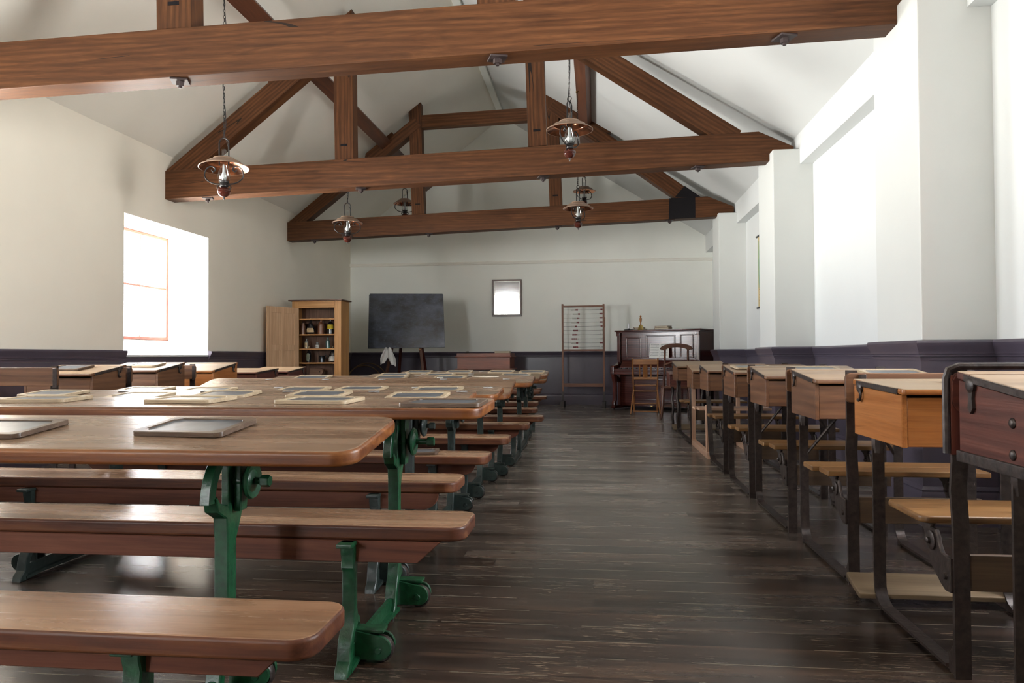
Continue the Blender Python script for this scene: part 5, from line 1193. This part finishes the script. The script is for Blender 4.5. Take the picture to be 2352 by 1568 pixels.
# upper door with three panels in moulded frames
m = MB(); m.box((PX / 2, 0.022, 1.06), (PX - 0.10, 0.03, 0.42), 0.003); ud = m.build('upper_door', mahog('x'), t)
for (x0, x1, za, zb) in ((0.17, 0.42, 0.86, 1.18), (0.53, 1.02, 0.86, 1.205), (1.12, 1.32, 0.86, 1.21)):
    m = MB(); q = 0.022
    m.box(((x0 + x1) / 2, 0.004, zb), (x1 - x0 + q, 0.020, q), 0.006); m.box(((x0 + x1) / 2, 0.004, za), (x1 - x0 + q, 0.020, q), 0.006)
    m.box((x0, 0.004, (za + zb) / 2), (q, 0.020, zb - za), 0.006); m.box((x1, 0.004, (za + zb) / 2), (q, 0.020, zb - za), 0.006)
    m.build('panel_moulding', mahog('x'), ud)
for x in (0.035, PX - 0.035):
    m = MB(); m.box((x, -0.008, 1.03), (0.06, 0.03, 0.44), 0.004); m.box((x, -0.012, 1.235), (0.074, 0.045, 0.05), 0.005); m.build('pilaster', mahog('z'), t)
# fallboard and music shelf
m = MB(); m.prism([(0.0, 0.845), (-0.03, 0.845), (-0.03, 0.815), (-0.015, 0.805), (-0.10, 0.70), (-0.115, 0.70), (-0.115, 0.675), (0.0, 0.675)], 'x', 0.10, PX - 0.06, 0.004); m.build('fallboard', mahog('x'), t)
m = MB(); m.box((PX / 2, -0.135, 0.640), (PX - 0.14, 0.15, 0.030)); m.build('key_bed', mahog('x'), t)
m = MB()
nk = 50; x0 = 0.09; kw = (PX - 0.18) / nk
for i in range(nk): m.box((x0 + kw * (i + 0.5), -0.145, 0.664), (kw - 0.0012, 0.13, 0.018))
m.build('white_keys', plain('ivory_keys', (0.62, 0.61, 0.56), 0.3), t)['kind'] = 'stuff'
m = MB()
for i in range(nk):
    if i % 7 in (0, 1, 3, 4, 5): m.box((x0 + kw * (i + 1), -0.122, 0.679), (kw * 0.55, 0.085, 0.014))
m.build('black_keys', plain('ebony_keys', (0.01, 0.01, 0.01), 0.3), t)['kind'] = 'stuff'
m = MB(); m.box((PX / 2, -0.222, 0.648), (PX - 0.05, 0.024, 0.05), 0.006); m.box((PX / 2, -0.225, 0.603), (PX + 0.0, 0.040, 0.042), 0.008); m.build('key_slip', mahog('x'), t)
for x in (0.03, PX - 0.03):
    m = MB(); m.prism([(0, 0.58), (-0.25, 0.58), (-0.25, 0.70), (-0.235, 0.725), (-0.10, 0.735), (0, 0.78)], 'x', x - 0.035, x + 0.035, 0.008); m.build('key_cheek', mahog('y'), t)
    m = MB(); m.prism([(-0.23, 0.585), (-0.16, 0.585), (0.0, 0.50), (0.0, 0.44), (-0.12, 0.50), (-0.13, 0.42), (-0.13, 0.16), (-0.155, 0.12), (-0.155, 0.06), (-0.215, 0.06), (-0.215, 0.12), (-0.19, 0.16), (-0.185, 0.44), (-0.22, 0.53)], 'x', x - 0.03, x + 0.03, 0.008); m.build('leg', mahog('z'), t)
    m = MB(); m.prism([(-0.23, 0.025), (0.55, 0.025), (0.55, 0.07), (-0.21, 0.07)], 'x', x - 0.035, x + 0.035, 0.004); m.build('toe_block', mahog('y'), t)
    for y in (-0.18, 0.48):
        m = MB(); m.lathe([(0.012, -0.012), (0.02, -0.008), (0.02, 0.008), (0.012, 0.012)], (x, y, 0.020), 12, roty(R(90))); m.build('caster', BLACKIRON(), t)
m = MB(); m.box((PX / 2, 0.030, 0.335), (PX - 0.10, 0.03, 0.50), 0.003); ld_ = m.build('lower_door', mahog('x'), t)
m = MB()
for (x0_, x1_, za, zb) in ((0.30, PX - 0.30, 0.17, 0.50),):
    m.box(((x0_ + x1_) / 2, 0.012, zb), (x1_ - x0_ + 0.02, 0.018, 0.02), 0.005); m.box(((x0_ + x1_) / 2, 0.012, za), (x1_ - x0_ + 0.02, 0.018, 0.02), 0.005)
    m.box((x0_, 0.012, (za + zb) / 2), (0.02, 0.018, zb - za), 0.005); m.box((x1_, 0.012, (za + zb) / 2), (0.02, 0.018, zb - za), 0.005)
m.build('panel_moulding', mahog('x'), ld_)
for x in (PX / 2 - 0.06, PX / 2 + 0.06):
    m = MB(); m.box((x, -0.04, 0.075), (0.035, 0.12, 0.012), 0.004); m.build('pedal', plain('brass', (0.55, 0.36, 0.13), 0.25, 1.0), t)
PM = Matrix.Translation((0.349, 12.47, 0)) @ rotz(PA)
def onp(x, y, z): return PM @ Vector((x, y, z))
# sheet music
t = thing('sheet_music', 'open white sheet music propped against the piano fallboard', 'sheet music', onp(0.78, -0.048, 0.847), PA)
for s_ in (-1, 1):
    q = MB(); q.box((s_ * 0.085, 0.0, 0.115), (0.168, 0.003, 0.23)); bmesh.ops.transform(q.bm, matrix=rotx(R(-8)) @ rotz(R(-s_ * 8)), verts=q.bm.verts)
    pg = q.build('page', plain('white_paper', (0.74, 0.74, 0.71), 0.7), t)
    q = MB()
    for j in range(5):
        for k in range(5): q.box((s_ * 0.085, -0.0022, 0.035 + 0.042 * j + 0.004 * k), (0.135, 0.0006, 0.0009))
        rr = random.Random(j * 3 + s_)
        for k in range(9): q.box((s_ * 0.085 - 0.06 + 0.015 * k, -0.0023, 0.037 + 0.042 * j + rr.uniform(0, 0.016)), (0.004, 0.0008, 0.006))
    bmesh.ops.transform(q.bm, matrix=rotx(R(-8)) @ rotz(R(-s_ * 8)), verts=q.bm.verts)
    q.build('printed_staves', plain('printed_ink', (0.05, 0.05, 0.05), 0.7), pg)
# things on top of the piano
zt_ = PH + 0.0005
t = thing('hand_bell', 'brass hand bell with a turned wooden handle on the piano', 'bell', onp(0.33, 0.20, zt_), PA)
m = MB(); m.lathe([(0.055, 0.0), (0.057, 0.006), (0.050, 0.02), (0.038, 0.05), (0.033, 0.075), (0.026, 0.088), (0.012, 0.094)], seg=24); m.build('bell', plain('brass_dull', (0.52, 0.38, 0.14), 0.28, 1.0), t)
m = MB(); m.lathe([(0.012, 0.094), (0.014, 0.10), (0.010, 0.106), (0.010, 0.125), (0.016, 0.15), (0.021, 0.18), (0.018, 0.205), (0.010, 0.215), (0.017, 0.228), (0.012, 0.245), (0.003, 0.252)], seg=18); m.build('handle', wood('bell_handle', (0.20, 0.07, 0.02), (0.33, 0.13, 0.04), (0.42, 0.19, 0.07), 'z', 0.3), t)
t = thing('candlestick', 'white candle in a black chamber stick on the piano', 'candlestick', onp(0.14, 0.14, zt_), PA)
m = MB(); m.lathe([(0.05, 0.0), (0.07, 0.004), (0.082, 0.016), (0.080, 0.017), (0.066, 0.008), (0.018, 0.006), (0.016, 0.03), (0.019, 0.034), (0.012, 0.034)], seg=24); m.tube([(0.08, 0, 0.012), (0.10, 0, 0.02), (0.105, 0, 0.035), (0.09, 0, 0.045), (0.075, 0, 0.03)], 0.004, 6); m.build('holder', BLACKIRON(), t)
m = MB(); m.lathe([(0.0115, 0.030), (0.0115, 0.115), (0.008, 0.122), (0.004, 0.123)], seg=14); m.tube([(0, 0, 0.122), (0.001, 0, 0.132)], 0.0012, 5); m.build('candle', plain('candle_wax', (0.70, 0.70, 0.74), 0.35), t)
GB = 'books on the piano'
book('brown book behind the hand bell', onp(0.27, 0.32, zt_), PA, 0.19, 0.13, 0.030, (0.20, 0.12, 0.07), GB)
book('second brown book, stacked askew behind the hand bell', onp(0.25, 0.32, zt_ + 0.0305), PA + 0.15, 0.17, 0.12, 0.026, (0.26, 0.15, 0.08), GB)
book('bottom book of the pile in the middle of the piano top', onp(0.72, 0.24, zt_), PA + 0.05, 0.24, 0.17, 0.035, (0.24, 0.15, 0.10), GB)
book('upper book of the pile in the middle of the piano top', onp(0.72, 0.24, zt_ + 0.0355), PA - 0.03, 0.23, 0.16, 0.028, (0.16, 0.09, 0.07), GB)
t = thing('loose_papers', 'loose white paper lying on the piano top by the bell', 'paper', onp(0.52, 0.10, zt_), PA + 0.1)
m = MB(); m.box((0, 0, 0.001), (0.28, 0.12, 0.002)); m.build('sheet', plain('white_paper', (0.74, 0.74, 0.71), 0.7), t)
t = thing('loose_papers', 'flat brown papers lying on the pillar end of the piano top', 'paper', onp(1.15, 0.22, zt_), PA - 0.05)
m = MB(); m.box((0, 0, 0.002), (0.36, 0.20, 0.004)); m.build('sheet', plain('brown_paper', (0.36, 0.25, 0.18), 0.7), t)

# ================================================================ folding slat-back chair
t = thing('folding_chair', 'folding wooden chair with a slatted back in front of the piano', 'chair', (0.735, 11.42, 0), R(-4))
CW = 0.19
def strut(m, a, b, w, d):
    a = Vector(a); b = Vector(b); v = b - a
    M = Matrix.Translation(a) @ v.to_track_quat('Z', 'Y').to_matrix().to_4x4()
    m.box((0, 0, v.length / 2), (w, d, v.length), 0.003, rot=None)
    vs = m.bm.verts[:]
    return M
def strutobj(name, a, b, w, d, mat, parent):
    a = Vector(a); b = Vector(b); v = b - a
    m = MB(); m.box((0, 0, v.length / 2), (w, d, v.length), 0.003)
    o = m.build(name, mat, parent); o.matrix_local = Matrix.Translation(a) @ v.to_track_quat('Z', 'Y').to_matrix().to_4x4()
    return o
CM = chairw('z')
for s_ in (-1, 1):
    strutobj('back_post', (s_ * CW, -0.02, 0.845), (s_ * (CW - 0.015), 0.33, 0.0), 0.022, 0.035, CM, t)
    strutobj('cross_leg', (s_ * (CW - 0.02), 0.22, 0.42), (s_ * (CW + 0.03), -0.10, 0.0), 0.022, 0.032, CM, t)
m = MB(); m.box((0, 0.005, 0.79), (2 * CW, 0.018, 0.075), 0.005); m.build('top_rail', chairw('x'), t)
m = MB(); m.box((0, 0.105, 0.54), (2 * CW, 0.018, 0.036), 0.004); m.build('lower_back_rail', chairw('x'), t)
for x, w_ in ((-0.085, 0.022), (0.0, 0.068), (0.085, 0.022)):
    strutobj('back_slat', (x, 0.012, 0.76), (x, 0.10, 0.55), w_, 0.008, CM, t)
m = MB(); m.box((0, 0.28, 0.43), (2 * CW - 0.05, 0.32, 0.02), 0.006); m.build('seat', chairw('x'), t)
for y, z in ((-0.08, 0.045), (0.26, 0.14), (0.15, 0.34)):
    m = MB(); m.lathe([(0.009, -CW), (0.009, CW)], (0, y, z), 8, roty(R(90))); m.build('rung', chairw('x'), t)

# ================================================================ balloon-back chair
t = thing('balloon_back_chair', 'dark balloon-back chair with a curved top rail beside the pillar row', 'chair', (1.105, 10.62, 0), R(-3))
DK = darkchair('z')
for s_ in (-1, 1):
    m = MB(); m.tube([(s_ * 0.175, -0.18, 0.44), (s_ * 0.165, -0.20, 0.60), (s_ * 0.158, -0.225, 0.80), (s_ * 0.155, -0.25, 0.965)], [0.019, 0.016, 0.015, 0.015], 10, sm=4); m.build('back_post', DK, t)
    m = MB(); m.tube([(s_ * 0.175, -0.18, 0.44), (s_ * 0.185, -0.19, 0.25), (s_ * 0.20, -0.225, 0.10), (s_ * 0.225, -0.28, 0.0)], [0.020, 0.018, 0.016, 0.013], 10, sm=4); m.build('leg', DK, t)
    m = MB(); m.lathe([(0.013, 0), (0.016, 0.06), (0.021, 0.2), (0.018, 0.3), (0.023, 0.36), (0.020, 0.43)], (s_ * 0.185, 0.18, 0.0), 14); m.build('leg', DK, t)
m = MB(); N = 14
top_ = [(0.225 * math.sin(a), 0.97 + 0.085 * math.cos(a * 0.98)) for a in [R(-88 + 176 * i / N) for i in range(N + 1)]]
bot_ = [(0.150 * math.sin(a), 0.955 + 0.045 * math.cos(a)) for a in [R(88 - 176 * i / N) for i in range(N + 1)]]
m.prism(top_ + bot_, 'y', -0.272, -0.240, 0.008, 3); m.build('crest_rail', darkchair('x'), t)
m = MB(); m.tube([(-0.158, -0.225, 0.755), (-0.08, -0.225, 0.785), (0, -0.225, 0.795), (0.08, -0.225, 0.785), (0.158, -0.225, 0.755)], 0.016, 10); m.build('cross_rail', darkchair('x'), t)
m = MB(); m.prism(rrect(-0.205, -0.20, 0.205, 0.21, 0.06), 'z', 0.43, 0.465, 0.008, 3); m.build('seat', darkchair('x'), t)
for a, b in (((-0.19, 0.18, 0.2), (0.19, 0.18, 0.2)), ((-0.185, -0.19, 0.22), (-0.185, 0.18, 0.22)), ((0.185, -0.19, 0.22), (0.185, 0.18, 0.22)), ((-0.185, -0.19, 0.19), (0.185, -0.19, 0.19))):
    m = MB(); m.tube([a, b], 0.009, 8); m.build('stretcher', DK, t)

# ================================================================ rolled wall chart in the bay between the pillars
t = thing('wall_chart', 'old coloured wall chart hanging in the bay behind the second pillar', 'wall chart', (XR - 0.002, 9.35, 1.49), 0)
mc, n_, l_, p_ = new_mat('old_chart_paper')
tcx = n_.new('ShaderNodeTexCoord'); a_ = n_.new('ShaderNodeTexNoise'); a_.inputs['Scale'].default_value = 4; a_.inputs['Detail'].default_value = 6; l_.new(tcx.outputs['Object'], a_.inputs['Vector'])
ra = n_.new('ShaderNodeValToRGB'); e_ = ra.color_ramp.elements
e_[0].position = 0.40; e_[0].color = (0.20, 0.36, 0.27, 1); e_[1].position = 0.60; e_[1].color = (0.45, 0.40, 0.20, 1); z_ = e_.new(0.5); z_.color = (0.24, 0.36, 0.22, 1)
l_.new(a_.outputs['Fac'], ra.inputs[0]); l_.new(ra.outputs[0], p_.inputs['Base Color']); p_.inputs['Roughness'].default_value = 0.5
m = MB(); m.box((-0.006, 0, 0.455), (0.003, 0.80, 0.91)); m.build('sheet', plain('chart_border_paper', (0.56, 0.44, 0.22), 0.5, 0, 0.15, 8), t)
m = MB(); m.box((-0.0085, 0, 0.55), (0.002, 0.74, 0.60)); m.build('map_print', mc, t)
m = MB()
for j in range(6): m.box((-0.0085, 0, 0.06 + 0.035 * j), (0.002, 0.66, 0.006))
m.build('printed_lines', plain('printed_ink', (0.05, 0.05, 0.05), 0.7), t)
for z in (0.0, 0.91):
    m = MB(); m.lathe([(0.012, -0.43), (0.012, 0.43)], (-0.014, 0, z), 10, rotx(R(90))); m.build('roller', plain('black_roller', (0.02, 0.018, 0.018), 0.4), t)
m = MB(); m.tube([(-0.012, -0.25, 0.92), (-0.006, 0, 1.05), (-0.012, 0.25, 0.92)], 0.003, 6); m.build('hanging_cord', plain('pale_cord', (0.55, 0.54, 0.5), 0.8), t)
